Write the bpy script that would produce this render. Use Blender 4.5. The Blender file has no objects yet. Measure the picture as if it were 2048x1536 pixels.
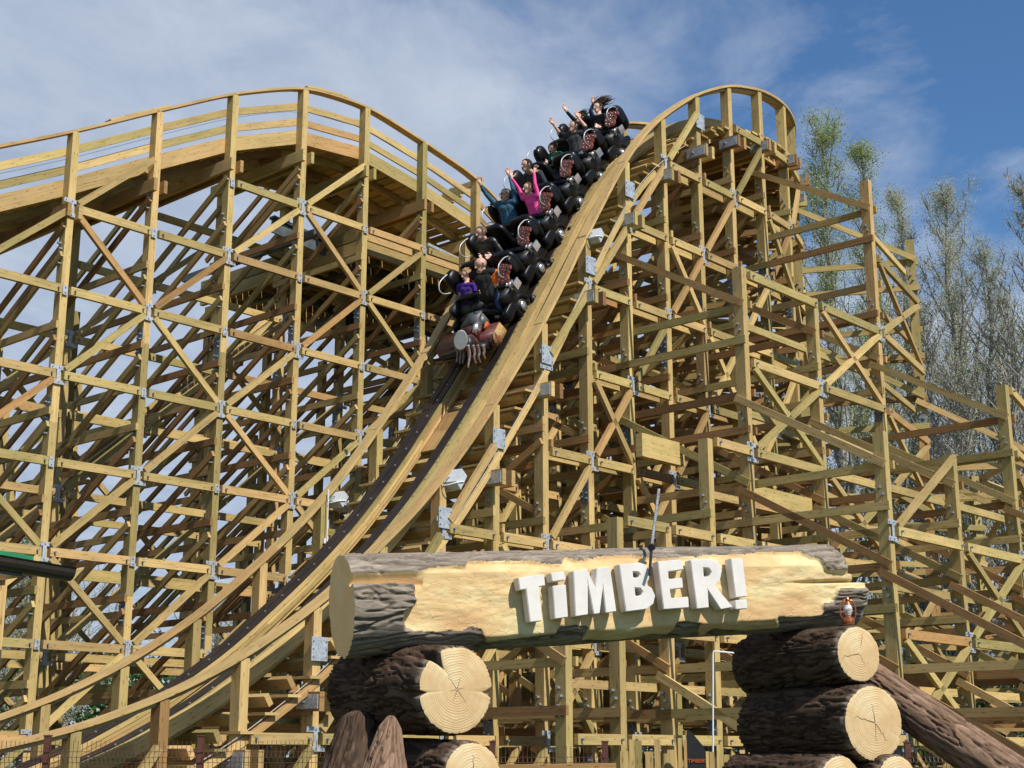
import bpy, bmesh, math, random
import numpy as np
from mathutils import Vector, Matrix, Quaternion
random.seed(7); RNG = np.random.default_rng(11)
S = bpy.context.scene
COL = S.collection
# ------------------------------------------------------------------ camera, sky, sun, exposure
FPX = 2900.0; TH = math.radians(14.3); EYE = 1.6
cam = bpy.data.cameras.new('camera'); camo = bpy.data.objects.new('camera', cam); COL.objects.link(camo)
cam.sensor_width = 36; cam.lens = FPX * 36 / 2048; cam.clip_end = 3000; cam.clip_start = 0.1
camo.location = (0, 0, EYE); camo.rotation_euler = (math.radians(90) + TH, 0, 0)
S.camera = camo
S.render.resolution_x = 1024; S.render.resolution_y = 768
SUN_AZ, SUN_EL = 139.0, 47.0
S.view_settings.view_transform = 'Standard'; S.view_settings.look = 'None'
S.view_settings.exposure = 0.25; S.view_settings.gamma = 1
W = bpy.data.worlds.new('World'); S.world = W; W.use_nodes = True
def N(nt, t, **kw):
    n = nt.nodes.new(t)
    for k, v in kw.items():
        if k in ('inp',):
            for kk, vv in v.items(): n.inputs[kk].default_value = vv
        else: setattr(n, k, v)
    return n
def L(nt, a, b): nt.links.new(a, b)
def math_node(nt, op, a, b=None, clamp=False):
    m = nt.nodes.new('ShaderNodeMath'); m.operation = op; m.use_clamp = clamp
    for i, v in enumerate((a, b)):
        if v is None: continue
        if isinstance(v, (int, float)): m.inputs[i].default_value = v
        else: nt.links.new(v, m.inputs[i])
    return m.outputs[0]
def ramp(nt, fac, stops):
    r = nt.nodes.new('ShaderNodeValToRGB'); cr = r.color_ramp
    while len(cr.elements) < len(stops): cr.elements.new(0.5)
    for e, (p, c) in zip(cr.elements, stops):
        e.position = p; e.color = (c[0], c[1], c[2], 1) if not isinstance(c, (int, float)) else (c, c, c, 1)
    nt.links.new(fac, r.inputs[0]); return r.outputs[0]
def mixc(nt, fac, a, b, typ='MIX'):
    m = nt.nodes.new('ShaderNodeMix'); m.data_type = 'RGBA'; m.blend_type = typ
    for s, v in ((0, fac), (6, a), (7, b)):
        if isinstance(v, (int, float)): m.inputs[s].default_value = v
        elif isinstance(v, tuple): m.inputs[s].default_value = (v[0], v[1], v[2], 1)
        else: nt.links.new(v, m.inputs[s])
    return m.outputs[2]
nt = W.node_tree; nt.nodes.clear()
sky = N(nt, 'ShaderNodeTexSky', sky_type='NISHITA', sun_disc=False)
sky.sun_elevation = math.radians(SUN_EL); sky.sun_rotation = math.radians(SUN_AZ)
sky.air_density = 1.0; sky.dust_density = 0.25; sky.ozone_density = 3.0
tc = N(nt, 'ShaderNodeTexCoord')
sep = N(nt, 'ShaderNodeSeparateXYZ'); L(nt, tc.outputs['Generated'], sep.inputs[0])
zz = math_node(nt, 'MAXIMUM', sep.outputs[2], 0.03)
px = math_node(nt, 'DIVIDE', sep.outputs[0], zz); py = math_node(nt, 'DIVIDE', sep.outputs[1], zz)
cmb = N(nt, 'ShaderNodeCombineXYZ'); L(nt, px, cmb.inputs[0]); L(nt, py, cmb.inputs[1])
mp = N(nt, 'ShaderNodeMapping'); mp.inputs['Rotation'].default_value = (0, 0, math.radians(28)); mp.inputs['Scale'].default_value = (1.3, 0.72, 1)
mp.inputs['Location'].default_value = (3.1, 1.7, 0)
L(nt, cmb.outputs[0], mp.inputs[0])
n1 = N(nt, 'ShaderNodeTexNoise', inp={'Scale': 0.95, 'Detail': 6, 'Roughness': 0.50, 'Distortion': 0.35}); L(nt, mp.outputs[0], n1.inputs['Vector'])
n2 = N(nt, 'ShaderNodeTexNoise', inp={'Scale': 3.2, 'Detail': 5, 'Roughness': 0.62, 'Distortion': 0.4}); L(nt, mp.outputs[0], n2.inputs['Vector'])
# broad layer of cloud to the left of the view and low down, clearer sky to the upper right
bias = math_node(nt, 'MULTIPLY', sep.outputs[0], -0.95)
bias = math_node(nt, 'ADD', bias, math_node(nt, 'MULTIPLY', math_node(nt, 'SUBTRACT', 0.535, sep.outputs[2]), 1.7))
bias = math_node(nt, 'SUBTRACT', bias, math_node(nt, 'MULTIPLY', math_node(nt, 'MAXIMUM', math_node(nt, 'SUBTRACT', 0.55, sep.outputs[1]), 0.0), 0.45))  # cloud thinned in the unseen sky behind the camera to cut fill light
v = math_node(nt, 'ADD', n1.outputs[0], bias)
v = math_node(nt, 'ADD', v, math_node(nt, 'MULTIPLY', math_node(nt, 'SUBTRACT', n2.outputs[0], 0.5), 0.42))
mask = ramp(nt, v, [(0.40, 0.0), (0.52, 0.45), (0.66, 0.86), (0.8, 1.0)])
ccol = ramp(nt, n2.outputs[0], [(0.3, (3.3, 3.95, 5.15)), (0.72, (4.8, 5.4, 6.4))])
skyc = mixc(nt, 1.0, sky.outputs[0], (0.64, 0.88, 1.06), 'MULTIPLY')
colr = mixc(nt, math_node(nt, 'MULTIPLY', mask, 0.93), skyc, ccol)
bg = N(nt, 'ShaderNodeBackground'); bg.inputs[1].default_value = 0.1
L(nt, colr, bg.inputs[0]); wo = N(nt, 'ShaderNodeOutputWorld'); L(nt, bg.outputs[0], wo.inputs[0])
sl = bpy.data.lights.new('sun', 'SUN'); sl.energy = 4.7; sl.angle = math.radians(0.5); sl.color = (1.0, 0.94, 0.84)
so = bpy.data.objects.new('sun', sl); COL.objects.link(so)
sv = Vector((math.sin(math.radians(SUN_AZ)) * math.cos(math.radians(SUN_EL)), math.cos(math.radians(SUN_AZ)) * math.cos(math.radians(SUN_EL)), math.sin(math.radians(SUN_EL))))
so.rotation_euler = sv.to_track_quat('Z', 'Y').to_euler(); so.location = sv * 60

# ------------------------------------------------------------------ coordinate helpers
CT, ST = math.cos(TH), math.sin(TH)
def ray(x, y):
    a = (x - 1024) / FPX; b = (768 - y) / FPX
    return np.array([a, CT - b * ST, ST + b * CT])
AL = math.radians(42)
U2 = np.array([math.sin(AL), math.cos(AL)]); V2 = np.array([-math.cos(AL), math.sin(AL)])
U = Vector((U2[0], U2[1], 0)); V = Vector((V2[0], V2[1], 0)); Z = Vector((0, 0, 1))
def F(d, w, z):                       # along the ride, across the ride, height
    if d > 26.7:
        R = 5.0; ph = (d - 26.7) / R
        ww = R - (R - w) * math.cos(ph); dd = 26.7 + (R - w) * math.sin(ph)
        d, w = dd, ww
    p = d * U2 + (16.36 + w) * V2
    return Vector((p[0], p[1], z))
def G(d, w, z):
    p = d * U2 + (16.36 + w) * V2
    return Vector((p[0], p[1], z))
def dz(x, y, w):
    r = ray(x, y); t = (16.36 + w) / float(V2 @ r[:2]); P = r * t
    return float(U2 @ P[:2]), float(P[2] + EYE)
def PX(x, y, w):
    r = ray(x, y); t = (16.36 + w) / float(V2 @ r[:2]); P = r * t
    return Vector((P[0], P[1], P[2] + EYE))
def PY(x, y, Y):
    r = ray(x, y); P = r / r[1] * Y
    return Vector((P[0], P[1], P[2] + EYE))

# ------------------------------------------------------------------ noise in numpy
_perm = RNG.random((64, 64, 64))
def vnoise(p):
    p = np.asarray(p, float); i = np.floor(p).astype(int); f = p - i; f = f * f * (3 - 2 * f)
    r = 0
    for dx in (0, 1):
        wx = f[..., 0] if dx else 1 - f[..., 0]
        for dy in (0, 1):
            wy = f[..., 1] if dy else 1 - f[..., 1]
            for dz_ in (0, 1):
                wz = f[..., 2] if dz_ else 1 - f[..., 2]
                r = r + wx * wy * wz * _perm[(i[..., 0] + dx) % 64, (i[..., 1] + dy) % 64, (i[..., 2] + dz_) % 64]
    return r
def fbm(p, o=3):
    a, s, r = 0.5, 1.0, 0
    for k in range(o): r = r + a * vnoise(np.asarray(p) * s + 7.3 * k); a *= 0.5; s *= 2.03
    return r

# ------------------------------------------------------------------ materials
def newmat(name):
    m = bpy.data.materials.new(name); m.use_nodes = True; nt = m.node_tree
    b = nt.nodes['Principled BSDF']; return m, nt, b
def simple(name, col, rough=0.6, metal=0.0, var=0.15, scale=8.0, bump=0.0, spec=0.5, coat=0.0):
    m, nt, b = newmat(name)
    t = N(nt, 'ShaderNodeTexCoord'); n = N(nt, 'ShaderNodeTexNoise', inp={'Scale': scale, 'Detail': 5, 'Roughness': 0.6}); L(nt, t.outputs['Object'], n.inputs['Vector'])
    c = ramp(nt, n.outputs[0], [(0.3, tuple(x * (1 - var) for x in col)), (0.7, tuple(min(1, x * (1 + var)) for x in col))])
    L(nt, c, b.inputs['Base Color']); b.inputs['Roughness'].default_value = rough; b.inputs['Metallic'].default_value = metal
    b.inputs['Specular IOR Level'].default_value = spec; b.inputs['Coat Weight'].default_value = coat
    if bump:
        bm = N(nt, 'ShaderNodeBump', inp={'Strength': bump, 'Distance': 0.02}); L(nt, n.outputs[0], bm.inputs['Height']); L(nt, bm.outputs[0], b.inputs['Normal'])
    return m
def wood_mat(name):
    m, nt, b = newmat(name)
    at = N(nt, 'ShaderNodeAttribute', attribute_name='tone'); sp = N(nt, 'ShaderNodeSeparateColor'); L(nt, at.outputs['Color'], sp.inputs[0])
    uv = N(nt, 'ShaderNodeUVMap', uv_map='UVMap')
    mp = N(nt, 'ShaderNodeMapping'); mp.inputs['Scale'].default_value = (1.0, 26, 1); L(nt, uv.outputs[0], mp.inputs[0])
    g = N(nt, 'ShaderNodeTexNoise', noise_dimensions='2D', inp={'Scale': 1.3, 'Detail': 5, 'Roughness': 0.65, 'Distortion': 0.8}); L(nt, mp.outputs[0], g.inputs['Vector'])
    mb = N(nt, 'ShaderNodeMapping'); mb.inputs['Scale'].default_value = (1.0, 3.0, 1); L(nt, uv.outputs[0], mb.inputs[0])
    bl = N(nt, 'ShaderNodeTexNoise', noise_dimensions='2D', inp={'Scale': 1.1, 'Detail': 4, 'Roughness': 0.55}); L(nt, mb.outputs[0], bl.inputs['Vector'])
    kv = N(nt, 'ShaderNodeMapping'); kv.inputs['Scale'].default_value = (1.6, 7.0, 1); L(nt, uv.outputs[0], kv.inputs[0])
    kn = N(nt, 'ShaderNodeTexVoronoi', voronoi_dimensions='2D', inp={'Scale': 1.6}); L(nt, kv.outputs[0], kn.inputs['Vector'])
    # timber tones: greenish treated pine, straw, orange-brown, weathered
    tone = ramp(nt, sp.outputs[0], [(0.0, (0.38, 0.315, 0.12)), (0.3, (0.57, 0.43, 0.175)), (0.62, (0.58, 0.40, 0.175)), (0.85, (0.44, 0.255, 0.10)), (1.0, (0.34, 0.185, 0.08))])
    gr = ramp(nt, g.outputs[0], [(0.3, 0.70), (0.5, 0.97), (0.75, 1.10)])
    blc = ramp(nt, bl.outputs[0], [(0.3, (0.84, 0.84, 0.78)), (0.6, (1.05, 1.0, 0.98))])
    kc = ramp(nt, kn.outputs['Distance'], [(0.05, (0.42, 0.30, 0.22)), (0.11, (1, 1, 1))])
    c = mixc(nt, 1.0, tone, gr, 'MULTIPLY'); c = mixc(nt, 1.0, c, blc, 'MULTIPLY'); c = mixc(nt, 0.75, c, kc, 'MULTIPLY')
    br = math_node(nt, 'ADD', math_node(nt, 'MULTIPLY', sp.outputs[1], 0.40), 0.66)
    cc = N(nt, 'ShaderNodeVectorMath', operation='SCALE'); L(nt, c, cc.inputs[0]); L(nt, br, cc.inputs['Scale'])
    L(nt, cc.outputs[0], b.inputs['Base Color']); b.inputs['Roughness'].default_value = 0.78; b.inputs['Specular IOR Level'].default_value = 0.25
    bp = N(nt, 'ShaderNodeBump', inp={'Strength': 0.35, 'Distance': 0.006}); L(nt, g.outputs[0], bp.inputs['Height']); L(nt, bp.outputs[0], b.inputs['Normal'])
    return m
def galv_mat():
    m, nt, b = newmat('galvanised_steel')
    t = N(nt, 'ShaderNodeTexCoord'); vo = N(nt, 'ShaderNodeTexVoronoi', inp={'Scale': 26.0}); L(nt, t.outputs['Object'], vo.inputs['Vector'])
    n = N(nt, 'ShaderNodeTexNoise', inp={'Scale': 9.0, 'Detail': 5}); L(nt, t.outputs['Object'], n.inputs['Vector'])
    f = math_node(nt, 'ADD', math_node(nt, 'MULTIPLY', vo.outputs['Distance'], 0.5), math_node(nt, 'MULTIPLY', n.outputs[0], 0.6))
    L(nt, ramp(nt, f, [(0.25, (0.25, 0.27, 0.29)), (0.7, (0.50, 0.53, 0.56))]), b.inputs['Base Color'])
    b.inputs['Metallic'].default_value = 0.35; b.inputs['Roughness'].default_value = 0.5
    return m
M = {}
M['wood'] = wood_mat('treated_timber')
M['galv'] = galv_mat()
M['galv_dark'] = simple('dull_galvanised_steel', (0.17, 0.185, 0.20), 0.55, 0.3, 0.45, 22)
M['bolt'] = simple('bolt_steel', (0.30, 0.32, 0.34), 0.45, 0.5, 0.2, 30)
M['strip'] = simple('running_steel_strip', (0.030, 0.023, 0.022), 0.45, 0.35, 0.35, 3)
M['handrail'] = wood_mat('handrail_timber')
M['black'] = simple('black_gloss_fibreglass', (0.005, 0.005, 0.006), 0.38, 0.0, 0.2, 6, spec=0.25, coat=0.03)
M['blackmat'] = simple('black_vinyl', (0.010, 0.010, 0.011), 0.5, 0.0, 0.2, 12, bump=0.1)
M['chrome'] = simple('polished_metal', (0.72, 0.72, 0.72), 0.22, 0.9, 0.1, 15)
M['brown'] = simple('brown_red_painted_panel', (0.21, 0.05, 0.03), 0.5, 0, 0.25, 20)
M['white'] = simple('white_paint', (0.72, 0.72, 0.70), 0.4, 0, 0.06, 10)
M['whitep'] = simple('white_letter_plaster', (0.66, 0.62, 0.57), 0.7, 0, 0.10, 4, bump=0.15)
M['red'] = simple('worn_red_casing', (0.11, 0.028, 0.022), 0.42, 0.1, 0.55, 7, bump=0.2)
M['saw'] = simple('saw_blade', (0.80, 0.80, 0.77), 0.4, 0.3, 0.1, 10)
M['pipe'] = simple('white_pipe', (0.50, 0.46, 0.38), 0.5, 0, 0.05, 4)
M['cable'] = simple('steel_cable', (0.18, 0.18, 0.18), 0.5, 0.5, 0.1, 4)
M['grey_steel'] = simple('grey_steel_beam', (0.10, 0.115, 0.12), 0.5, 0.3, 0.35, 5)

# ------------------------------------------------------------------ mesh building blocks
BOXF = ((0, 3, 2, 1), (4, 5, 6, 7), (0, 1, 5, 4), (1, 2, 6, 5), (2, 3, 7, 6), (3, 0, 4, 7))
class Prim:                       # collects faces with uv, tone and material index
    def __init__(s): s.v = []; s.f = []; s.uv = []; s.t = []; s.m = []; s.size = 0.0
    def quad(s, pts, uvs, tone, mi=0):
        b = len(s.v); s.v += [tuple(p) for p in pts]; s.f.append(tuple(range(b, b + len(pts)))); s.uv.append(uvs); s.t.append(tone); s.m.append(mi)
def tone_rand(kind=None):
    r = random.random()
    if kind == 'brown' and r < .42: return (min(1, max(0, random.gauss(0.86, 0.10))), random.uniform(0, .6), 0)  # browner, darker share of the inner timbers, partly standing in for their shade
    if kind == 'rail': return (min(1, max(0, random.gauss(0.58, 0.08))), random.uniform(0.35, 0.7), 0)
    t = random.gauss(0.34, 0.13) if r < 0.68 else (random.gauss(0.70, 0.12) if r < 0.84 else random.gauss(0.06, 0.06))
    return (min(1, max(0, t)), random.random(), 0)
def beam_into(P, p0, p1, wd, ht, tone, up=Z, mi=0, ext=0.0):
    p0 = Vector(p0); p1 = Vector(p1); ax = p1 - p0; ln = ax.length
    if ln < 1e-4: return
    ax /= ln; p0 = p0 - ax * ext; p1 = p1 + ax * ext
    sd = ax.cross(up)
    if sd.length < 1e-3: sd = ax.cross(U)
    sd.normalize(); u2 = sd.cross(ax).normalized(); a = sd * wd / 2; b = u2 * ht / 2
    c = [p0 - a - b, p0 + a - b, p0 + a + b, p0 - a + b, p1 - a - b, p1 + a - b, p1 + a + b, p1 - a + b]
    ou, ov = random.uniform(0, 50), random.uniform(0, 50)
    for k, fc in enumerate(BOXF):
        if k < 2: uv = [(ou + x * 0.02, ov + y) for x, y in ((0, 0), (0, ht), (wd, ht), (wd, 0))]
        else:
            w_ = wd if k in (2, 4) else ht; o2 = ov + k * 3.1
            uv = [(ou, o2), (ou, o2 + w_), (ou + ln, o2 + w_), (ou + ln, o2)]
            idx = {2: (0, 1, 5, 4), 3: (1, 2, 6, 5), 4: (2, 3, 7, 6), 5: (3, 0, 4, 7)}[k]
        P.quad([c[i] for i in fc], uv, tone, mi)
def bolt_into(P, p, nrm, r=0.02, h=0.05, mi=1):
    nrm = Vector(nrm).normalized(); a = nrm.orthogonal().normalized(); b = nrm.cross(a)
    ring = [a * math.cos(k * math.pi / 3) * r + b * math.sin(k * math.pi / 3) * r for k in range(6)]
    P.quad([p + nrm * h + q for q in ring], [(0, 0)] * 6, (0.5, 0.5, 0), mi)
    for k in range(6): P.quad([p + ring[k], p + ring[(k + 1) % 6], p + ring[(k + 1) % 6] + nrm * h, p + ring[k] + nrm * h], [(0, 0)] * 4, (0.5, 0.5, 0), mi)
def prim_mesh(name, prims, mats):
    v = []; nf = 0; loops = []; starts = []; tot = []; uv = []; tn = []; mi = []
    for P in prims:
        b = len(v); v += P.v
        for f, u, t, m in zip(P.f, P.uv, P.t, P.m):
            starts.append(len(loops)); tot.append(len(f)); loops += [i + b for i in f]; uv += list(u); tn += [(t[0], t[1], t[2], 1)] * len(f); mi.append(m)
    me = bpy.data.meshes.new(name)
    me.vertices.add(len(v)); me.vertices.foreach_set('co', np.array(v, dtype=np.float32).ravel())
    me.loops.add(len(loops)); me.loops.foreach_set('vertex_index', np.array(loops, dtype=np.int32))
    me.polygons.add(len(starts)); me.polygons.foreach_set('loop_start', np.array(starts, dtype=np.int32)); me.polygons.foreach_set('loop_total', np.array(tot, dtype=np.int32))
    me.polygons.foreach_set('material_index', np.array(mi, dtype=np.int32))
    me.update(calc_edges=True)
    ul = me.uv_layers.new(name='UVMap'); ul.data.foreach_set('uv', np.array(uv, dtype=np.float32).ravel())
    ca = me.color_attributes.new('tone', 'FLOAT_COLOR', 'CORNER'); ca.data.foreach_set('color', np.array(tn, dtype=np.float32).ravel())
    for m in mats: me.materials.append(m)
    me.validate(); return me
def mkobj(name, me, parent=None, label=None, cat=None, group=None, kind=None, loc=None):
    o = bpy.data.objects.new(name, me); COL.objects.link(o)
    if loc is not None: o.location = loc
    if parent is not None:
        o.parent = parent; o.matrix_parent_inverse = Matrix.Translation(-Vector(parent.location)) if parent.rotation_euler[2] == 0 else parent.matrix_basis.inverted()
    tag(o, label, cat, group, kind); return o
def tag(o, label=None, cat=None, group=None, kind=None):
    for k, v in (('label', label), ('category', cat), ('group', group), ('kind', kind)):
        if v: o[k] = v
def thing(name, label, cat, loc=(0, 0, 0), group=None):
    o = bpy.data.objects.new(name, None); COL.objects.link(o); o.location = loc; o.empty_display_size = 0.3
    tag(o, label, cat, group); return o
CAMP = Vector((0, 0, EYE))
def in_view(p, margin=60):
    q = Vector(p) - CAMP; dep = q.y * CT + q.z * ST
    if dep < 0.5: return False
    x = 1024 + FPX * q.x / dep; y = 768 - FPX * (-q.y * ST + q.z * CT) / dep
    return -margin < x < 2048 + margin and -margin < y < 1536 + margin
class Works:                      # a big timber work: every board a record, largest 100 of a kind become parts
    def __init__(s): s.rec = {}
    def add(s, part, P, mats, size, mid):
        if not in_view(mid, 500): size = 0
        s.rec.setdefault(part, []).append((size, P, mats))
    def beam(s, part, p0, p1, wd=0.09, ht=0.19, tone=None, up=Z, bolts=(), ext=0.0, mats=('wood', 'bolt')):
        P = Prim(); beam_into(P, p0, p1, wd, ht, tone or tone_rand(), up, 0, ext)
        for bp, bn in bolts: bolt_into(P, bp, bn)
        mid = (Vector(p0) + Vector(p1)) / 2; dist = (mid - CAMP).length
        s.add(part, P, mats, (Vector(p1) - Vector(p0)).length * max(wd, ht) / dist ** 2, mid)
    def finish(s, root):
        for part, rs in s.rec.items():
            rs.sort(key=lambda r: -r[0]); mats = [M[k] for k in rs[0][2]]
            top = rs[:100] if len(rs) > 100 else rs
            for sz, P, mm in top: mkobj(part, prim_mesh(part, [P], mats), root)
            if len(rs) > 100: mkobj(part, prim_mesh(part, [r[1] for r in rs[100:]], mats), root, kind='stuff')
def sweep(P, pts, lat, nrm, wd, ht, tone, mi=0, woff=0.0, hoff=0.0):
    """rectangular bar along a path; lat/nrm lists of unit vectors"""
    u = random.uniform(0, 30); prev = None
    for k, p in enumerate(pts):
        c = Vector(p) + lat[k] * woff + nrm[k] * hoff; a = lat[k] * wd / 2; b = nrm[k] * ht / 2
        ring = [c - a - b, c + a - b, c + a + b, c - a + b]
        if prev:
            ln = (c - pc).length
            for q in range(4):
                w_ = wd if q % 2 == 0 else ht; q2 = (q + 1) % 4
                P.quad([prev[q], prev[q2], ring[q2], ring[q]], [(u, q * 2.3), (u, q * 2.3 + w_), (u + ln, q * 2.3 + w_), (u + ln, q * 2.3)], tone, mi)
            u += ln
        else: P.quad(ring, [(0, 0)] * 4, tone, mi); first = ring
        prev = ring; pc = c
    P.quad(prev[::-1], [(0, 0)] * 4, tone, mi)
def tube_into(P, pts, r, mi=0, seg=8, tone=(0.5, 0.5, 0), cap=True):
    pts = [Vector(p) for p in pts]; prev = None; nrm = None
    rr = r if isinstance(r, (list, tuple)) else [r] * len(pts)
    for k, p in enumerate(pts):
        t = (pts[min(k + 1, len(pts) - 1)] - pts[max(k - 1, 0)]).normalized()
        if nrm is None: nrm = t.orthogonal().normalized()
        nrm = (nrm - t * nrm.dot(t)).normalized(); b = t.cross(nrm)
        ring = [p + (nrm * math.cos(2 * math.pi * j / seg) + b * math.sin(2 * math.pi * j / seg)) * rr[k] for j in range(seg)]
        if prev:
            for j in range(seg): P.quad([prev[j], prev[(j + 1) % seg], ring[(j + 1) % seg], ring[j]], [(0, 0)] * 4, tone, mi)
        elif cap: P.quad(ring[::-1], [(0, 0)] * seg, tone, mi)
        prev = ring
    if cap: P.quad(prev, [(0, 0)] * seg, tone, mi)
def smooth(me, ang=True):
    me.polygons.foreach_set('use_smooth', np.ones(len(me.polygons), dtype=bool)); me.update()
def spline(pts, n=8):
    pts = [Vector(p) for p in pts]; out = []
    for i in range(len(pts) - 1):
        p0, p1, p2, p3 = pts[max(i - 1, 0)], pts[i], pts[i + 1], pts[min(i + 2, len(pts) - 1)]
        for k in range(n):
            t = k / n; out.append(0.5 * ((2 * p1) + (p2 - p0) * t + (2 * p0 - 5 * p1 + 4 * p2 - p3) * t * t + (3 * p1 - p0 - 3 * p2 + p3) * t ** 3))
    out.append(pts[-1]); return out
# ------------------------------------------------------------------ ground
def ground():
    P = Prim(); s = 600
    P.quad([(-s, -s, 0), (s, -s, 0), (s, s, 0), (-s, s, 0)], [(0, 0)] * 4, (0.5, 0.5, 0))
    me = prim_mesh('ground', [P], [simple('grass_ground', (0.05, 0.075, 0.025), 0.9, 0, 0.5, 0.6, bump=0.3)])
    mkobj('ground', me, kind='structure')
ground()
# ------------------------------------------------------------------ the drop track and its trestle
HR = [(4, 1.2), (6, 1.3), (8, 1.48), (9.11, 1.66), (10.24, 1.92), (11.48, 2.35), (12.68, 2.92), (14.04, 3.78), (15.62, 5.1), (16.49, 5.95), (17.16, 6.72), (17.79, 7.53), (19.11, 9.32), (19.91, 10.65), (21.26, 12.75), (21.91, 13.6), (22.61, 14.3), (24.01, 15.36), (25.34, 16.05), (26.59, 16.38), (28, 16.5), (29.5, 16.5), (31, 16.3), (33, 15.6), (36, 14.0)]
HX = np.linspace(4, 36, 641); HZ = np.interp(HX, [a for a, b in HR], [b for a, b in HR])
kr = np.exp(-0.5 * (np.arange(-16, 17) / 7.0) ** 2); kr /= kr.sum(); HZ = np.convolve(np.pad(HZ, 16, 'edge'), kr, 'valid')
def zh(d): return float(np.interp(d, HX, HZ))
def slope(d): return (zh(d + .1) - zh(d - .1)) / .2
def railz(d):
    s = math.atan(abs(slope(d))); return zh(d) - (0.30 + 0.48 * (1 - math.sin(s) / math.sin(math.radians(62))))
def frame(d, w, z=None):
    z = railz(d) if z is None else z
    p = F(d, w, z); a = F(d + .05, w, railz(d + .05)); b = F(d - .05, w, railz(d - .05)); t = (a - b).normalized()
    lat = (F(d, w + .5, 0) - F(d, w - .5, 0)).normalized(); n = lat.cross(t); n = n if n.z > 0 else -n
    return p, t, lat, n.normalized()
CW = 1.45; GA = 0.55; WD = 2.9
drop = thing('wooden_roller_coaster', 'tall yellow timber trestle with twin-railed wooden coaster drop curving down to the left', 'roller coaster', tuple(F(16, 1.4, 0)))
T = Works()
lev = [1.8 + 1.65 * j for j in range(-1, 9)]
def path_bar(part, w, dz_, wd, ht, d0, d1, seg, tonek=None, useh=False, mats=('wood', 'bolt'), noff=0.0, mi=0):
    """bars along the track, in lengths of seg metres"""
    d = d0
    while d < d1 - .05:
        e = min(d + seg, d1); ks = max(2, int((e - d) / 0.22) + 1); pts = []; la = []; nn = []
        for k in range(ks):
            q = d + (e - d) * k / (ks - 1); p, t, lat, n = frame(q, w)
            if useh: p = F(q, w, zh(q) + dz_)
            else: p = p + n * noff + Z * dz_
            pts.append(p); la.append(lat); nn.append(n)
        P = Prim(); sweep(P, pts, la, nn, wd, ht, tone_rand(tonek), mi)
        mid = pts[len(pts) // 2]; T.add(part, P, mats, (e - d) * wd / (mid - CAMP).length ** 2, mid); d = e
# handrails on both sides: flat planks laid on the post tops
for w in (0.0, WD):
    path_bar('handrail', w, 0.02, 0.24, 0.055, 5.0, 33.0, 2.6, 'rail', True, ('handrail', 'bolt'))
    path_bar('handrail', w + 0.03, -0.045, 0.17, 0.05, 5.0, 33.0, 3.1, 'rail', True, ('handrail', 'bolt'))
# track rails: laminated stacks with steel running strips
for w, sgn in ((CW - GA, -1), (CW + GA, 1)):
    for k in range(4): path_bar('rail_stack', w + sgn * 0.010 * (k % 2), 0, 0.42 - 0.05 * (k == 3), 0.055, 4.5, 34.5, 2.9 + .4 * k, None, False, ('wood', 'bolt'), -0.035 - 0.062 * k)
    path_bar('running_strip', w + (0.10 if sgn < 0 else 0.105), 0, 0.21 if sgn < 0 else 0.17, 0.022, 4.5, 34.5, 5.0, None, False, ('strip', 'bolt'), 0.006)
    if sgn > 0: path_bar('running_strip', w - 0.095, 0, 0.15, 0.022, 4.5, 34.5, 5.0, None, False, ('strip', 'bolt'), 0.006)
    else: path_bar('guard_timber', w - 0.27, 0, 0.13, 0.20, 4.5, 34.5, 3.4, None, False, ('wood', 'bolt'), -0.06)
    d = 5.0
    while d < 34:                                     # bolt heads along the outer rail timbers
        p, t, lat, n = frame(d, w - 0.12); P = Prim(); bolt_into(P, p + n * 0.045, n, 0.018, 0.015, 0); T.add('rail_bolt', P, ('bolt',), 0.001 / (p - CAMP).length ** 2, p); d += 0.42 / math.sqrt(1 + slope(d) ** 2)
# cross ties, walkway planks and their stringers
d = 5.0; i = 0
while d < 34:
    st = 0.46 / math.sqrt(1 + slope(d) ** 2)
    p0, t, lat, n = frame(d, 0.12); p1 = frame(d, 2.78)[0]
    T.beam('track_tie', p0 - n * 0.36, p1 - n * 0.36, 0.09, 0.17, up=n)
    if slope(d) > 0.22:
        for wa in (-0.03 if d > 15 else -0.2, 2.5):                        # level treads of the service stair at each side
            a = F(d, wa, railz(d) - 0.50); b = F(d, wa + 0.5, railz(d) - 0.50)
            T.beam('stair_tread', a, b, 0.24, 0.04)
    i += 1; d += st
for w in (-0.10, WD + .06): path_bar('stair_stringer', w, -0.60, 0.04, 0.11, 6.0, 22.4, 3.3, None, False, ('wood', 'bolt'), -0.02)
for w in (-0.13, WD - 0.06):
    path_bar('conduit', w, -0.5, 0.009, 0.009, 5.5, 23.5, 13.0, None, False, ('pipe', 'pipe'), -0.0)
for d0 in (17.6, 17.9): path_bar('brake_panel', CW, 0, 0.72, 0.03, d0, d0 + .3, .3, None, False, ('wood', 'bolt'), -0.22)
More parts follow.
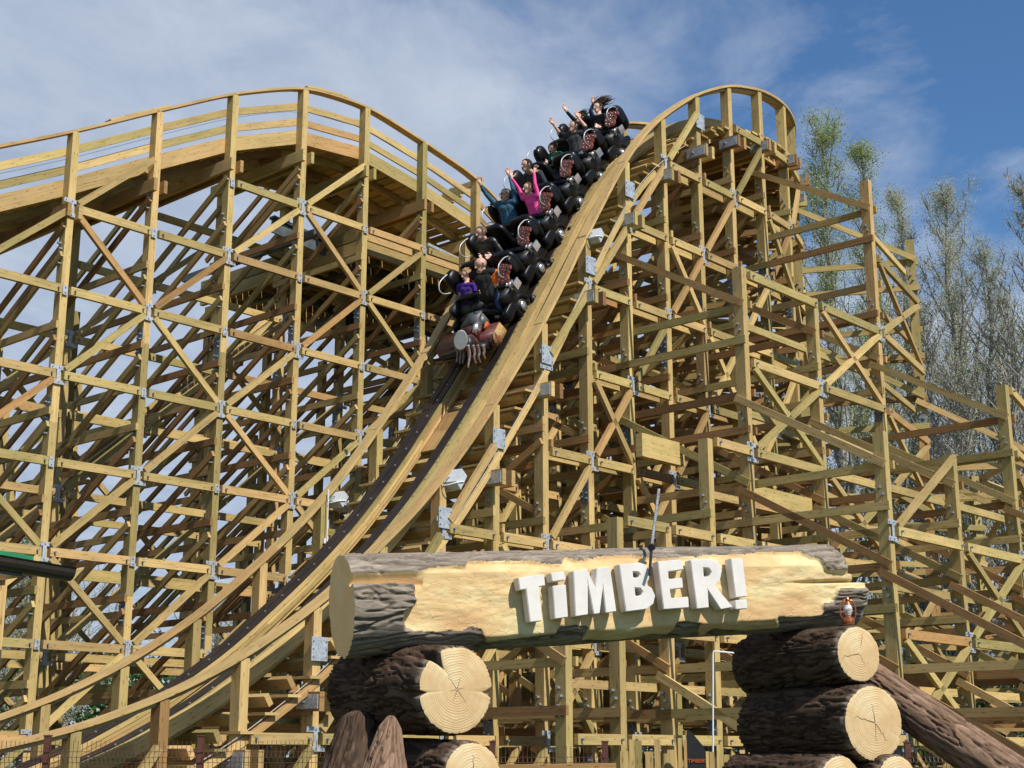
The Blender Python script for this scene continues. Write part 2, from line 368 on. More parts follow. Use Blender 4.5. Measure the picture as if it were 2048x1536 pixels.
# posts, ledgers, plates
bay = 1.27; nodes = [21.48 + bay * i for i in range(-12, 12)]
main = {21.48 + 2 * bay * i: i for i in range(-6, 6)}
def post(T, d, w, z0, z1, FN=F, name='post', sec=(0.15, 0.20), boltz=()):
    z = z0; first = True; P = Prim(); tn = tone_rand(); a = z0; du = (FN(d + .1, w, 0) - FN(d - .1, w, 0)).normalized()
    dv = (FN(d, w + .1, 0) - FN(d, w - .1, 0)).normalized()
    cuts = []; c = z1
    step = random.choice([4.8, 5.6])
    while c > z0: cuts.append((max(z0, c - step), c)); c -= step
    for a, b in cuts:
        beam_into(P, FN(d, w, a), FN(d, w, b), sec[0], sec[1], tone_rand(), up=dv)
    for bz in boltz:
        if z0 < bz < z1:
            for q in (-0.05, 0.05): bolt_into(P, FN(d, w, bz + q * 1.2) - du * (sec[0] / 2) + dv * (0.5 * q), -du, 0.027, 0.065)
    mid = FN(d, w, (z0 + z1) / 2); dist = (mid - CAMP).length
    if z1 > z0: T.add(name, P, ('wood', 'bolt'), (z1 - z0) * 0.2 / dist ** 2, mid)
    for a, b in cuts[:-1]:
        if a > z0 + 1 and a < z1 - .6: splice(T, d, w, a + random.uniform(-.3, .3), FN, sec)
def splice(T, d, w, z, FN, sec):
    du = (FN(d + .1, w, 0) - FN(d - .1, w, 0)).normalized(); dv = (FN(d, w + .1, 0) - FN(d, w - .1, 0)).normalized()
    P = Prim(); c = FN(d, w, z) - du * (sec[0] / 2 + 0.006); beam_into(P, c - Z * 0.30, c + Z * 0.30, 0.012, sec[1] * 0.9, (0.5, 0.5, 0), up=dv)
    for k in (-0.2, -0.1, 0.1, 0.2):
        for q in (-0.05, 0.05): bolt_into(P, c + Z * (k + q * .3) + dv * q - du * 0.006, -du, 0.018, 0.04)
    T.add('splice_plate', P, ('galv_dark', 'bolt'), 0.1 / (c - CAMP).length ** 2, c)
def gusset(T, d, w, z, FN=F, s=1.0, out=0.13, kind='H'):
    dv = (FN(d, w - .1, 0) - FN(d, w + .1, 0)).normalized(); du = (FN(d + .1, w, 0) - FN(d - .1, w, 0)).normalized()
    c = FN(d, w, z) + dv * out; P = Prim(); y = (0.5, 0.5, 0)
    if kind == 'H':
        for q in (-1, 1): beam_into(P, c + Z * q * 0.135 * s - du * 0.17 * s, c + Z * q * 0.135 * s + du * 0.17 * s, 0.014, 0.075 * s, y)
        beam_into(P, c - Z * 0.10 * s, c + Z * 0.10 * s, 0.075 * s, 0.013, y, up=dv)
        for q in (-1, 1):
            for k in (-.13, 0, .13): bolt_into(P, c + Z * q * 0.135 * s + du * k * s + dv * 0.007, dv, 0.012, 0.015)
    elif kind == 'small':
        beam_into(P, c - Z * 0.09, c + Z * 0.09, 0.10, 0.012, y, up=dv)
        for k in (-.05, .05): bolt_into(P, c + Z * k + dv * 0.007, dv, 0.012, 0.015)
    else:
        beam_into(P, c - Z * 0.17, c + Z * 0.17, 0.30, 0.014, y, up=dv)
        for k in (-.11, 0, .11):
            for q in (-.12, .12): bolt_into(P, c + Z * k + du * q + dv * 0.007, dv, 0.012, 0.015)
    T.add('gusset_plate', P, ('galv', 'bolt'), 0.12 * s / (c - CAMP).length ** 2, c)
def ledger(T, FN, da, db, w, z, face=-1, sec=(0.08, 0.155), part='ledger', gap=0.09):
    dv = (FN(da, w + .1, 0) - FN(da, w - .1, 0)).normalized() * face * 0.145
    a = FN(da, w, z) + dv; b = FN(db, w, z) + dv; ax = (b - a).normalized(); n = ax.cross(Z) ; n = n if n.dot(dv) > 0 else -n
    bl = [(a + ax * (gap + .08) + n * sec[0] / 2, n), (b - ax * (gap + .08) + n * sec[0] / 2, n)]
    T.beam(part, a + ax * gap, b - ax * gap, sec[0], sec[1], bolts=[(p, q) for p, q in bl])
def brace(T, FN, d0, z0, d1, z1, w, face=-1, sec=(0.08, 0.118), trim=0.16, part='diagonal_brace'):
    dv = (FN(d0, w + .1, 0) - FN(d0, w - .1, 0)).normalized() * face * 0.145
    a = FN(d0, w, z0) + dv; b = FN(d1, w, z1) + dv; ax = (b - a).normalized()
    T.beam(part, a + ax * trim, b - ax * trim, sec[0], sec[1])
def cross_beam(T, FN, d, w0, w1, z, side=-1, part='cross_beam', sec=(0.06, 0.138), ext=0.16):
    du = (FN(d + .1, w0, 0) - FN(d - .1, w0, 0)).normalized() * 0.115 * side
    T.beam(part, FN(d, w0, z) + du, FN(d, w1, z) + du, sec[0], sec[1], ext=ext, tone=tone_rand('brown'))
def raker(T, FN, d, w0, z0, w1, z1, side=-1, part='raking_brace', ext=0.12, sec=(0.06, 0.128)):
    du = (FN(d + .1, w0, 0) - FN(d - .1, w0, 0)).normalized() * 0.115 * side
    T.beam(part, FN(d, w0, z0) + du, FN(d, w1, z1) + du, sec[0], sec[1], ext=ext, tone=tone_rand('brown'))
out_top = {  # heights of the outrigger posts toward the right
 -2.6: {16.4: 3.5, 17.67: 5.15, 18.94: 5.15, 20.21: 6.8, 21.48: 10.2, 24.02: 10.2, 26.56: 13.45, 29.1: 13.3},
 -5.2: {18.94: 3.5, 21.48: 6.75, 24.02: 6.75, 26.56: 8.5, 29.1: 8.5, 31.64: 8.5},
 -7.8: {21.48: 3.5, 24.02: 3.5, 26.56: 5.2, 29.1: 5.2, 31.64: 5.2},
 -10.4: {26.56: 3.5, 29.1: 3.5}}
bz = [l + 0.66 for l in lev] + [l + 0.40 for l in lev]
rows_in = [0.0, WD]
for i, d in enumerate(nodes):
    for w in (0.0, WD):
        top = zh(d) - 0.02
        if d > 34: continue
        post(T, d, w, 0, top, boltz=[b for b in bz if b < top - 1.2])
    # cross head under the rails, its end grain and steel shoe showing outside the post
    zb = railz(d) - 0.72 - 0.25 * min(1, slope(d)) if d < 33 else 0
    if d < 33 and zb > 0.4:
        for sd in (-1, 1):
            cross_beam(T, F, d, -0.22, WD + 0.22, zb, sd, 'cap_beam', (0.09, 0.27))
        du = (F(d + .1, 0, 0) - F(d - .1, 0, 0)).normalized()
        P = Prim(); c = F(d, -0.05, zb) - du * 0.166; beam_into(P, c - V * 0.30 + Z * 0, c + V * 0.16, 0.012, 0.2, (0.5, 0.5, 0)); bolt_into(P, c - du * .006, -du, 0.025, 0.06)
        T.add('steel_shoe', P, ('galv', 'bolt'), 0.06 / (c - CAMP).length ** 2, c)
        if d > 13.8 and d < 25 and abs(d - 22.75) > .2: gusset(T, d, 0.0, zh(d) - 0.62, F, 1.0, 0.155, 'sq')
# inner rows for the wide part behind the crest
deep_rows = {5.6: 22.75, 8.2: 22.75, 10.8: 24.0}
for w, ds in deep_rows.items():
    for d in nodes:
        if d < ds - .1 or d > 35.5: continue
        if abs(((d - 21.48) / bay) % 2) > .2 and w > 6: continue
        post(T, d, w, 0, min(lev[-1] + 0.2, zh(d) - 1.4) - 0.9 * (w > 9), G, boltz=bz)
for w, tb in out_top.items():
    for d, tp in tb.items(): post(T, d, w, 0, tp, boltz=[b for b in bz if b < tp - .1])
# longitudinal ledgers and diagonals on rows 0 and WD
for w in (0.0, WD):
    for i in range(len(nodes) - 1):
        a, b = nodes[i], nodes[i + 1]
        if b > 34.5: continue
        for j, z in enumerate(lev):
            jj = j - 1; ii = i - 6                      # node (ii, jj) counted from the plate at d = 13.93
            lim = min(zh(a), zh(b)) - 0.75
            if z < lim and z > 0.1:
                ledger(T, F, a, b, w, z, -1)
                if w == 0 or j % 2: ledger(T, F, a, b, w + 0.0, z, 1, sec=(0.07, 0.15))
            if z < zh(a) - 0.7 and z + 1.65 < zh(b) + 0.05 and (jj - ii) % 2 == 0 and w == 0:
                brace(T, F, a, z, b, z + 1.65, w); gusset(T, a, w, z)
            if (jj + ii) % 4 == 1 and z < zh(a) - 1.2 and z - 1.65 > -.2 : brace(T, F, a, z, b, z - 1.65, w)
            if w > 0 and (jj - ii) % 3 == 0 and z + 1.65 < zh(b) - .9: brace(T, F, a, z, b, z + 1.65, w)
# ledgers on outrigger rows
for w, tb in out_top.items():
    ks = sorted(tb)
    for a, b in zip(ks[:-1], ks[1:]):
        for j, z in enumerate(lev):
            if z < min(tb[a], tb[b]) - 0.05 and z > 0.2:
                ledger(T, F, a, b, w, z, -1)
                if z + .8 < min(tb[a], tb[b]) and w > -6: ledger(T, F, a, b, w, z + .8, 1, (.07, .13))
                if (j + ks.index(a)) % 2 == 0 and z + 1.65 < tb[b] + .2 and b - a > 2: brace(T, F, a, z, b, z + 1.65, w); gusset(T, a, w, z)
                elif (j + ks.index(a)) % 2 == 1 and z - 1.65 > -0.3 and b - a > 2: brace(T, F, a, z, b, z - 1.65, w)
# ledgers on inner rows
for w, ds in deep_rows.items():
    dd = [d for d in nodes if ds - .1 <= d <= 35.5 and not (abs(((d - 21.48) / bay) % 2) > .2 and w > 6)]
    for a, b in zip(dd[:-1], dd[1:]):
        for j, z in enumerate(lev):
            if 0.2 < z < min(zh(a), zh(b)) - 2.2:
                ledger(T, G, a, b, w, z, -1)
                if w < 9: ledger(T, G, a, b, w, z + .75, 1, (.07, .13))
                if (j + int(round(a))) % 3 == 0: brace(T, G, a, z, b, z + 1.65, w)
# bents: cross beams and rakers running across the ride
for i, d in enumerate(nodes):
    mainb = abs(((d - 21.48) / bay) % 2) < .1 or abs(((d - 21.48) / bay) % 2) > 1.9
    key = lambda tb: next((tb[k] for k in tb if abs(k - d) < .1), None)
    rows = [(w, key(tb)) for w, tb in sorted(out_top.items()) if key(tb)] + [(0.0, zh(d) - .7), (WD, zh(d) - .7)] + [(w, min(lev[-1] + .2, zh(d) - 1.4)) for w, ds in deep_rows.items() if ds - .1 <= d <= 35.5 and (mainb or w < 6)]
    if d > 35: continue
    for (wa, ta), (wb, tb_) in zip(rows[:-1], rows[1:]):
        if d > 26.7 and wa == WD: continue
        F_ = G if wb > WD + .1 else F
        for j, z in enumerate(lev):
            zz_ = z + 0.40
            outer = wa < -0.1
            if 0.3 < zz_ < min(ta, tb_) - (0.0 if outer else 0.5):
                cross_beam(T, F_, d, wa, wb, zz_, -1)
                if j % 2 == 0 or not outer: cross_beam(T, F_, d, wa, wb, zz_ - 0.25 * (not outer), 1)
            if outer or wb <= 0.01:                      # rake down toward the right
                z1 = z + 0.95
                if z1 < tb_ + 0.2 and z1 - 1.45 > -0.6 and z1 - 1.45 < ta and mainb and (j % 2 == 0 or wb < -.1): raker(T, F_, d, wb, z1, wa, z1 - 1.45, -1)
                if mainb and 0.3 < z + 1.1 < min(ta, tb_): cross_beam(T, F_, d, wa, wb, z + 1.1, 1)
            elif wa >= 0.0 and (j + i) % 2 == 0 and z + 1.65 < min(ta, tb_):
                raker(T, F_, d, wa, z + 0.2, wb, z + 1.75, 1)
            elif wa >= 0.0 and z + 1.65 < min(ta, tb_) and mainb:
                raker(T, F_, d, wa, z + 1.75, wb, z + 0.2, -1)
for d, w0, w1 in ((23.3, -0.3, -2.9), (19.3, -0.5, -2.6)):  # doubled deep girders between bents
    T.beam('girder', F(21.48, -2.4, 6.05), F(24.02, -2.4, 6.05), 0.14, 0.42)
    T.beam('girder', F(20.2, -1.2, 6.9), F(21.48, -1.2, 6.9), 0.14, 0.42); break
# deck under the crest, boards and joists seen from below
for k in range(34):
    d = 24.6 + k * 0.28; z = railz(d) - 0.42
    T.beam('deck_board', F(d, -0.1, z), F(d, WD + .1, z), 0.22, 0.05)
for w in (0.35, 1.0, 1.9, 2.5): path_bar('deck_joist', w, -0.55, 0.09, 0.2, 24.6, 34.0, 3.2)
# cables strung through the posts
for w in (0.0, WD):
    P = Prim(); pts = [F(q, w, zh(q) - 0.45) for q in np.arange(24, 33, 0.4)]; tube_into(P, pts, 0.006, 0, 4); T.add('safety_cable', P, ('cable',), 1, pts[5])
T.finish(drop)
DROPW = T
# ------------------------------------------------------------------ the hill on the left and its trestle
hill = thing('wooden_roller_coaster', 'tall yellow timber trestle on the left carrying the rounded hill with plank railings', 'roller coaster', tuple(G(17, 8, 0)))
T = Works()
HW, HB = 6.73, 9.5
HK = [(3, 7.7), (5.5, 8.9), (7.6, 9.95), (9.6, 10.95), (11.45, 11.95), (13.3, 12.93), (15.1, 13.98), (16.9, 15.0), (18.77, 15.82), (20.6, 16.0), (22.45, 15.7), (24.3, 15.35), (26.15, 14.4), (28, 13.0), (30, 11.4), (32, 10.2)]
HX2 = np.linspace(3, 32, 581); HZ2 = np.interp(HX2, [a for a, b in HK], [b for a, b in HK])
kr2 = np.exp(-0.5 * (np.arange(-20, 21) / 9.0) ** 2); kr2 /= kr2.sum(); HZ2 = np.convolve(np.pad(HZ2, 20, 'edge'), kr2, 'valid')
def zk(d): return float(np.interp(d, HX2, HZ2))
def hill_bar(part, w, off, wd, ht, segs, kind=None, mats=('wood', 'bolt'), straight=False, face=0.0):
    for a, b in segs:
        ks = 2 if straight else 7; pts = [G(a + (b - a) * k / (ks - 1), w, zk(a + (b - a) * k / (ks - 1)) + off) for k in range(ks)]
        la = [V] * ks; tt = (pts[-1] - pts[0]).normalized(); nn = [(V.cross(tt) if V.cross(tt).z > 0 else -V.cross(tt)).normalized()] * ks
        P = Prim(); sweep(P, pts, la, nn, wd, ht, tone_rand(kind)); mid = pts[ks // 2]
        T.add(part, P, mats, (b - a) * max(wd, ht) / (mid - CAMP).length ** 2, mid)
hn = [3.95, 5.85, 7.7, 9.6, 11.45, 13.3, 15.1, 16.9, 18.77, 20.6, 22.45, 24.3, 26.15, 28.0, 29.9, 31.7]
segs = list(zip(hn[:-1], hn[1:]))
hlev = [0.23 + 1.596 * j for j in range(-0, 11)]       # hlev[j+2] = 3.4 + 1.596 j
hill_bar('handrail', HW, 0.03, 0.20, 0.05, segs, 'rail', ('handrail', 'bolt'))
hill_bar('handrail', HW, 0.082, 0.20, 0.045, [(14.0, 15.3), (18.8, 20.0), (9.2, 10.2)], 'rail', ('handrail', 'bolt'))
hill_bar('guard_board', HW + 0.125, -0.33, 0.045, 0.15, segs, None, straight=True)
hill_bar('guard_board', HW + 0.125, -0.70, 0.045, 0.15, segs, None, straight=True)
hill_bar('fascia_board', HW + 0.13, -1.06, 0.06, 0.30, segs, None, straight=True)
hill_bar('deck_joist', HW + 0.75, -1.26, 0.10, 0.16, segs, 'brown')
for w in (HW + 0.95, HW + 2.05):
    hill_bar('rail_stack', w, -1.0, 0.3, 0.22, segs, None); hill_bar('running_strip', w, -0.875, 0.1, 0.02, segs, None, ('strip', 'bolt'))
hill_bar('deck_joist', HW + 1.5, -1.33, 0.12, 0.24, segs, None); hill_bar('deck_joist', HB - 0.3, -1.33, 0.12, 0.24, segs, None)
hill_bar('fascia_board', HB + 0.1, -1.1, 0.06, 0.25, segs, None)
d = 3.4
while d < 31:
    T.beam('deck_board', G(d, HW + .17, zk(d) - 1.14), G(d, HB + .1, zk(d) - 1.14), 0.285, 0.045, up=Z); d += 0.262
P = Prim(); tube_into(P, [G(q, HW, zk(q) - 0.5) for q in np.arange(4, 30, 0.6)], 0.006, 0, 4); T.add('safety_cable', P, ('cable',), 1, G(15, HW, 14))
hrows = [HW, HB, 12.3, 15.1, 17.9]
def row_top(d, r):
    if r == 0: return zk(d)
    if r == 1: return zk(d) - 1.25
    return zk(d) - 2.0 - 1.596 * (r - 1)
for i, d in enumerate(hn):
    for r, w in enumerate(hrows):
        post(T, d, w, 0, row_top(d, r) - 0.0, G, boltz=[h + 0.86 for h in hlev if h + .86 < row_top(d, r) - 1.5] + [h + 0.58 for h in hlev if h + .6 < row_top(d, r) - 1.5])
    zt = zk(d) - 1.62
    for sd in (-1, 1): cross_beam(T, G, d, HW - .1, HB + .1, zt, sd, 'cap_beam', (0.08, 0.26))
    if i and i % 1 == 0:
        for r in range(len(hrows) - 1):
            wa, wb = hrows[r], hrows[r + 1]
            for j, z in enumerate(hlev):
                zc = z + 0.92
                if zc < min(row_top(d, r), row_top(d, r + 1)) - (1.6 if r == 0 else 0.1): 
                    if r < 2 or (r == 2 and (j + i) % 2): cross_beam(T, G, d, wa, wb, zc, -1)
                zr = z + 0.62
                if zr < row_top(d, r) - (1.6 if r == 0 else -.6) and zr - 1.596 > -.9 and (r < 3 or (j + r) % 2): raker(T, G, d, wa, zr, wb, zr - 1.596, -1)
        # top raker straight from the deck to the rear rows
        raker(T, G, d, HW, zk(d) - 1.95, HB, zk(d) - 1.95 - 1.596, -1)
for r, w in enumerate(hrows):
    for i in range(len(hn) - 1):
        a, b = hn[i], hn[i + 1]
        for j, z in enumerate(hlev):
            lim = min(row_top(a, r), row_top(b, r)) - (1.5 if r == 0 else 0.3 if r == 1 else 0.0)
            if z < 0.2: continue
            if z < lim and (r < 2 or (r == 2 and j % 2 == 0)):
                ledger(T, G, a, b, w, z, -1)
                if r in (1,) and j % 2: ledger(T, G, a, b, w, z + 0.12, 1, (0.07, 0.15))
            ii, jj = i - 5, j - 2
            if (jj - ii) % 2 == 1 and z < row_top(a, r) - 1.2 and z + 1.596 < row_top(b, r) - (0.9 if r == 0 else .2) and (r in (0, 1, 3)):
                brace(T, G, a, z, b, z + 1.596, w)
                if r < 2: gusset(T, a, w, z, G)
            elif r == 0 and z < lim: gusset(T, a, w, z, G, kind='small')
            if (ii + jj) % 4 == 1 and z < lim and z > 1.7 and r in (0, 2, 4): brace(T, G, a, z, b, z - 1.596, w)
# maintenance platform under the hill
pd, pz = dz(735, 470, 7.0); pd = 20.9
T.beam('platform_beam', G(pd, 7.0, pz), G(pd + 5.5, 7.0, pz), 0.1, 0.3); T.beam('platform_beam', G(pd, 7.0, pz - .33), G(pd + 5.5, 7.0, pz - .33), 0.1, 0.3)
for q in (0, .33): T.beam('platform_beam', G(pd - .06, 7.0, pz - q), G(pd - .06, 13.0, pz - q), 0.1, 0.3)
for k in range(12): T.beam('platform_joist', G(pd + .1, 7.3 + k * .5, pz - .2), G(pd + 5.4, 7.3 + k * .5, pz - .2), 0.06, 0.2)
for k in range(26): T.beam('platform_board', G(pd + .1 + k * .21, 7.0, pz + .12), G(pd + .1 + k * .21, 13.0, pz + .12), 0.19, 0.04)
for k in range(3):                                      # dark steel lift machinery frame under the deck
    w = 8.2 + k * 1.3; T.beam('steel_beam', G(19.2 + k, w, 13.3), G(26.5, w, 12.6 - .3 * k), 0.18, 0.06, mats=('grey_steel', 'bolt')); T.beam('steel_beam', G(19.2 + k, w, 13.1), G(26.5, w, 12.4 - .3 * k), 0.05, 0.3, mats=('grey_steel', 'bolt'))
for k in range(4): T.beam('steel_beam', G(20 + k * 1.9, 7.6, 13.0 - .2 * k), G(20 + k * 1.9, 12.6, 13.0 - .2 * k), 0.14, 0.16, mats=('grey_steel', 'bolt'))
T.beam('cable_tray', G(22.9, 7.0, 13.35), G(26.6, 7.0, 13.0), 0.12, 0.07, mats=('galv', 'bolt'))
# lift track rising through the rear rows
WL = 13.9
l0 = dz(0, 1078, WL); l1 = dz(632, 598, WL); sl_ = (l1[1] - l0[1]) / (l1[0] - l0[0])
for off, ww, ht, wd, mt in ((0, 0, .18, .12, 'wood'), (.13, 0.0, .05, .10, 'pipe'), (.22, 0.05, .09, .16, 'strip'), (0, 0.9, .18, .12, 'wood'), (.22, .9, .09, .16, 'strip')):
    a = G(l0[0] - 4, WL + ww, l0[1] - 4 * sl_ + off); b = G(l1[0] + 4.5, WL + ww, l1[1] + 4.5 * sl_ + off)
    for k in range(5): T.beam('lift_rail', a.lerp(b, k / 5), a.lerp(b, (k + 1) / 5), wd, ht, mats=(mt, 'bolt'))
for k in range(60):
    q = l0[0] - 4 + k * .33; T.beam('lift_tie', G(q, WL - .3, l0[1] + (q - l0[0]) * sl_ - .14), G(q, WL + 1.2, l0[1] + (q - l0[0]) * sl_ - .14), .1, .09)
T.finish(hill)

# ------------------------------------------------------------------ the entrance sign: logs
def bark_mat(name, col, lit):
    m, nt, b = newmat(name)
    at = N(nt, 'ShaderNodeAttribute', attribute_name='tone'); sp = N(nt, 'ShaderNodeSeparateColor'); L(nt, at.outputs['Color'], sp.inputs[0])
    uv = N(nt, 'ShaderNodeUVMap', uv_map='UVMap'); mp = N(nt, 'ShaderNodeMapping'); mp.inputs['Scale'].default_value = (4.0, 17.0, 1); L(nt, uv.outputs[0], mp.inputs[0])
    n = N(nt, 'ShaderNodeTexNoise', noise_dimensions='2D', inp={'Scale': 1.0, 'Detail': 7, 'Roughness': 0.66, 'Distortion': 0.9}); L(nt, mp.outputs[0], n.inputs['Vector'])
    n2 = N(nt, 'ShaderNodeTexNoise', noise_dimensions='2D', inp={'Scale': 1.4, 'Detail': 3}); L(nt, uv.outputs[0], n2.inputs['Vector'])
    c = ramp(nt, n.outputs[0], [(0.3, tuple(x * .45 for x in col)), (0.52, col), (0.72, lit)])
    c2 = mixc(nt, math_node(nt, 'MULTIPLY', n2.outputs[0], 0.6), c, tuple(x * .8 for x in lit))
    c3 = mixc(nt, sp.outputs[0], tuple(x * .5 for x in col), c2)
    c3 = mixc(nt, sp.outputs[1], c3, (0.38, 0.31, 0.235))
    L(nt, c3, b.inputs['Base Color']); b.inputs['Roughness'].default_value = 0.85; b.inputs['Specular IOR Level'].default_value = 0.2
    bp = N(nt, 'ShaderNodeBump', inp={'Strength': 0.9, 'Distance': 0.012}); L(nt, n.outputs[0], bp.inputs['Height']); L(nt, bp.outputs[0], b.inputs['Normal'])
    return m
M['bark'] = bark_mat('painted_bark', (0.062, 0.036, 0.022), (0.15, 0.10, 0.068))
M['bark_pale'] = bark_mat('weathered_grey_bark', (0.23, 0.185, 0.14), (0.39, 0.33, 0.265))
M['bark_brown'] = bark_mat('brown_bark', (0.20, 0.12, 0.075), (0.37, 0.24, 0.16))
def carved_mat():
    m, nt, b = newmat('carved_pale_wood')
    uv = N(nt, 'ShaderNodeUVMap', uv_map='UVMap')
    n = N(nt, 'ShaderNodeTexNoise', noise_dimensions='2D', inp={'Scale': 1.5, 'Detail': 4, 'Roughness': 0.6}); L(nt, uv.outputs[0], n.inputs['Vector'])
    mp = N(nt, 'ShaderNodeMapping'); mp.inputs['Scale'].default_value = (6.5, 15.0, 1); L(nt, uv.outputs[0], mp.inputs[0])
    d = N(nt, 'ShaderNodeTexNoise', noise_dimensions='2D', inp={'Scale': 1.0, 'Detail': 3}); L(nt, mp.outputs[0], d.inputs['Vector'])
    vm = N(nt, 'ShaderNodeVectorMath', operation='ADD'); L(nt, mp.outputs[0], vm.inputs[0])
    sc = N(nt, 'ShaderNodeVectorMath', operation='SCALE'); L(nt, d.outputs['Color'], sc.inputs[0]); sc.inputs['Scale'].default_value = 0.9; L(nt, sc.outputs[0], vm.inputs[1])
    v = N(nt, 'ShaderNodeTexVoronoi', voronoi_dimensions='2D', feature='DISTANCE_TO_EDGE', inp={'Scale': 1.0}); L(nt, vm.outputs[0], v.inputs['Vector'])
    c = ramp(nt, n.outputs[0], [(0.32, (0.56, 0.345, 0.155)), (0.48, (0.62, 0.43, 0.20)), (0.62, (0.66, 0.53, 0.27)), (0.8, (0.64, 0.555, 0.33))])
    at = N(nt, 'ShaderNodeAttribute', attribute_name='tone'); sp = N(nt, 'ShaderNodeSeparateColor'); L(nt, at.outputs['Color'], sp.inputs[0])
    c = mixc(nt, sp.outputs[1], c, (0.60, 0.33, 0.14))
    L(nt, c, b.inputs['Base Color']); b.inputs['Roughness'].default_value = 0.65; b.inputs['Specular IOR Level'].default_value = 0.3
    crk = ramp(nt, v.outputs['Distance'], [(0.0, 0.0), (0.05, 1.0)])
    h = math_node(nt, 'MULTIPLY', crk, math_node(nt, 'ADD', 0.2, math_node(nt, 'GREATER_THAN', d.outputs[0], 0.52)))
    h = math_node(nt, 'ADD', h, math_node(nt, 'MULTIPLY', d.outputs[0], 1.1))
    bp = N(nt, 'ShaderNodeBump', inp={'Strength': 0.5, 'Distance': 0.006}); L(nt, h, bp.inputs['Height']); L(nt, bp.outputs[0], b.inputs['Normal'])
    return m
M['carved'] = carved_mat()
def cut_mat(name, c0, c1, c2):
    """sawn log end: growth rings and fine radial checks"""
    m, nt, b = newmat(name)
    uv = N(nt, 'ShaderNodeUVMap', uv_map='UVMap'); sx = N(nt, 'ShaderNodeSeparateXYZ'); L(nt, uv.outputs[0], sx.inputs[0])
    n = N(nt, 'ShaderNodeTexNoise', noise_dimensions='2D', inp={'Scale': 5.0, 'Detail': 3}); L(nt, uv.outputs[0], n.inputs['Vector'])
    nb = N(nt, 'ShaderNodeTexNoise', noise_dimensions='2D', inp={'Scale': 2.2, 'Detail': 5, 'Roughness': .6}); L(nt, uv.outputs[0], nb.inputs['Vector'])
    r = math_node(nt, 'SQRT', math_node(nt, 'ADD', math_node(nt, 'POWER', sx.outputs[0], 2), math_node(nt, 'POWER', sx.outputs[1], 2)))
    r2 = math_node(nt, 'ADD', r, math_node(nt, 'MULTIPLY', n.outputs[0], 0.05))
    s = math_node(nt, 'SINE', math_node(nt, 'MULTIPLY', r2, 330.0))
    s2 = math_node(nt, 'MULTIPLY', math_node(nt, 'SINE', math_node(nt, 'MULTIPLY', r2, 97.0)), math_node(nt, 'SUBTRACT', nb.outputs[0], 0.2))
    ring = math_node(nt, 'ADD', math_node(nt, 'MULTIPLY', s, 0.5), s2)
    base = ramp(nt, nb.outputs[0], [(0.3, c0), (0.55, c1), (0.75, c2)])
    c = mixc(nt, math_node(nt, 'MULTIPLY', math_node(nt, 'ADD', ring, 1.0), 0.12), base, tuple(x * .62 for x in c0))
    L(nt, c, b.inputs['Base Color']); b.inputs['Roughness'].default_value = 0.7; b.inputs['Specular IOR Level'].default_value = 0.25
    bp = N(nt, 'ShaderNodeBump', inp={'Strength': 0.4, 'Distance': 0.004}); L(nt, ring, bp.inputs['Height']); L(nt, bp.outputs[0], b.inputs['Normal'])
    return m
M['cut'] = cut_mat('sawn_log_end', (0.52, 0.33, 0.15), (0.64, 0.465, 0.245), (0.66, 0.54, 0.33))
M['cut_brightened'] = cut_mat('sawn_log_end_brightened', (0.80, 0.52, 0.22), (0.86, 0.62, 0.30), (0.84, 0.66, 0.38))  # sign's left end lies in shade; colour raised and warmed to make up for it
M['crack'] = simple('split_in_wood', (0.13, 0.065, 0.035), 0.9)
def pip(px_, py_, poly):
    inside = np.zeros(px_.shape, bool); n = len(poly)
    for i in range(n):
        x0, y0 = poly[i]; x1, y1 = poly[(i + 1) % n]
        c = ((y0 > py_) != (y1 > py_)); xi = (x1 - x0) * (py_ - y0) / ((y1 - y0) if y1 != y0 else 1e-9) + x0
        inside ^= c & (px_ < xi)
    return inside
def grid_mesh(name, pos, uvs, tone, faceMat, mats, closed=True):
    ns, nt_ = pos.shape[:2]; me = bpy.data.meshes.new(name); me.vertices.add(ns * nt_); me.vertices.foreach_set('co', pos.reshape(-1).astype(np.float32))
    i, j = np.meshgrid(np.arange(ns - 1), np.arange(nt_ if closed else nt_ - 1), indexing='ij'); j2 = (j + 1) % nt_
    f = np.stack([i * nt_ + j, i * nt_ + j2, (i + 1) * nt_ + j2, (i + 1) * nt_ + j], -1).reshape(-1, 4); k = len(f)
    me.loops.add(k * 4); me.loops.foreach_set('vertex_index', f.reshape(-1).astype(np.int32)); me.polygons.add(k)
    me.polygons.foreach_set('loop_start', np.arange(0, 4 * k, 4, dtype=np.int32)); me.polygons.foreach_set('loop_total', np.full(k, 4, np.int32))
    if faceMat is not None: me.polygons.foreach_set('material_index', faceMat.reshape(-1).astype(np.int32))
    me.update(calc_edges=True)
    u = np.stack([uvs[0][i], uvs[0][i], uvs[0][i + 1], uvs[0][i + 1]], -1) if uvs[0].ndim == 1 else None
    v0 = uvs[1][j]; v1 = uvs[1][j] + (uvs[1][1] - uvs[1][0]); vv = np.stack([v0, v1, v1, v0], -1)
    ul = me.uv_layers.new(name='UVMap'); ul.data.foreach_set('uv', np.stack([u, vv], -1).reshape(-1).astype(np.float32))
    ca = me.color_attributes.new('tone', 'FLOAT_COLOR', 'POINT'); t = np.zeros((ns * nt_, 4)); t[:, :2] = tone.reshape(-1, 2); t[:, 3] = 1; ca.data.foreach_set('color', t.reshape(-1).astype(np.float32))
    for m in mats: me.materials.append(m)
    smooth(me); return me
def log_axes(c0, c1):
    ax = (c1 - c0).normalized(); a = ax.cross(Z).normalized(); b = a.cross(ax).normalized(); return ax, a, b
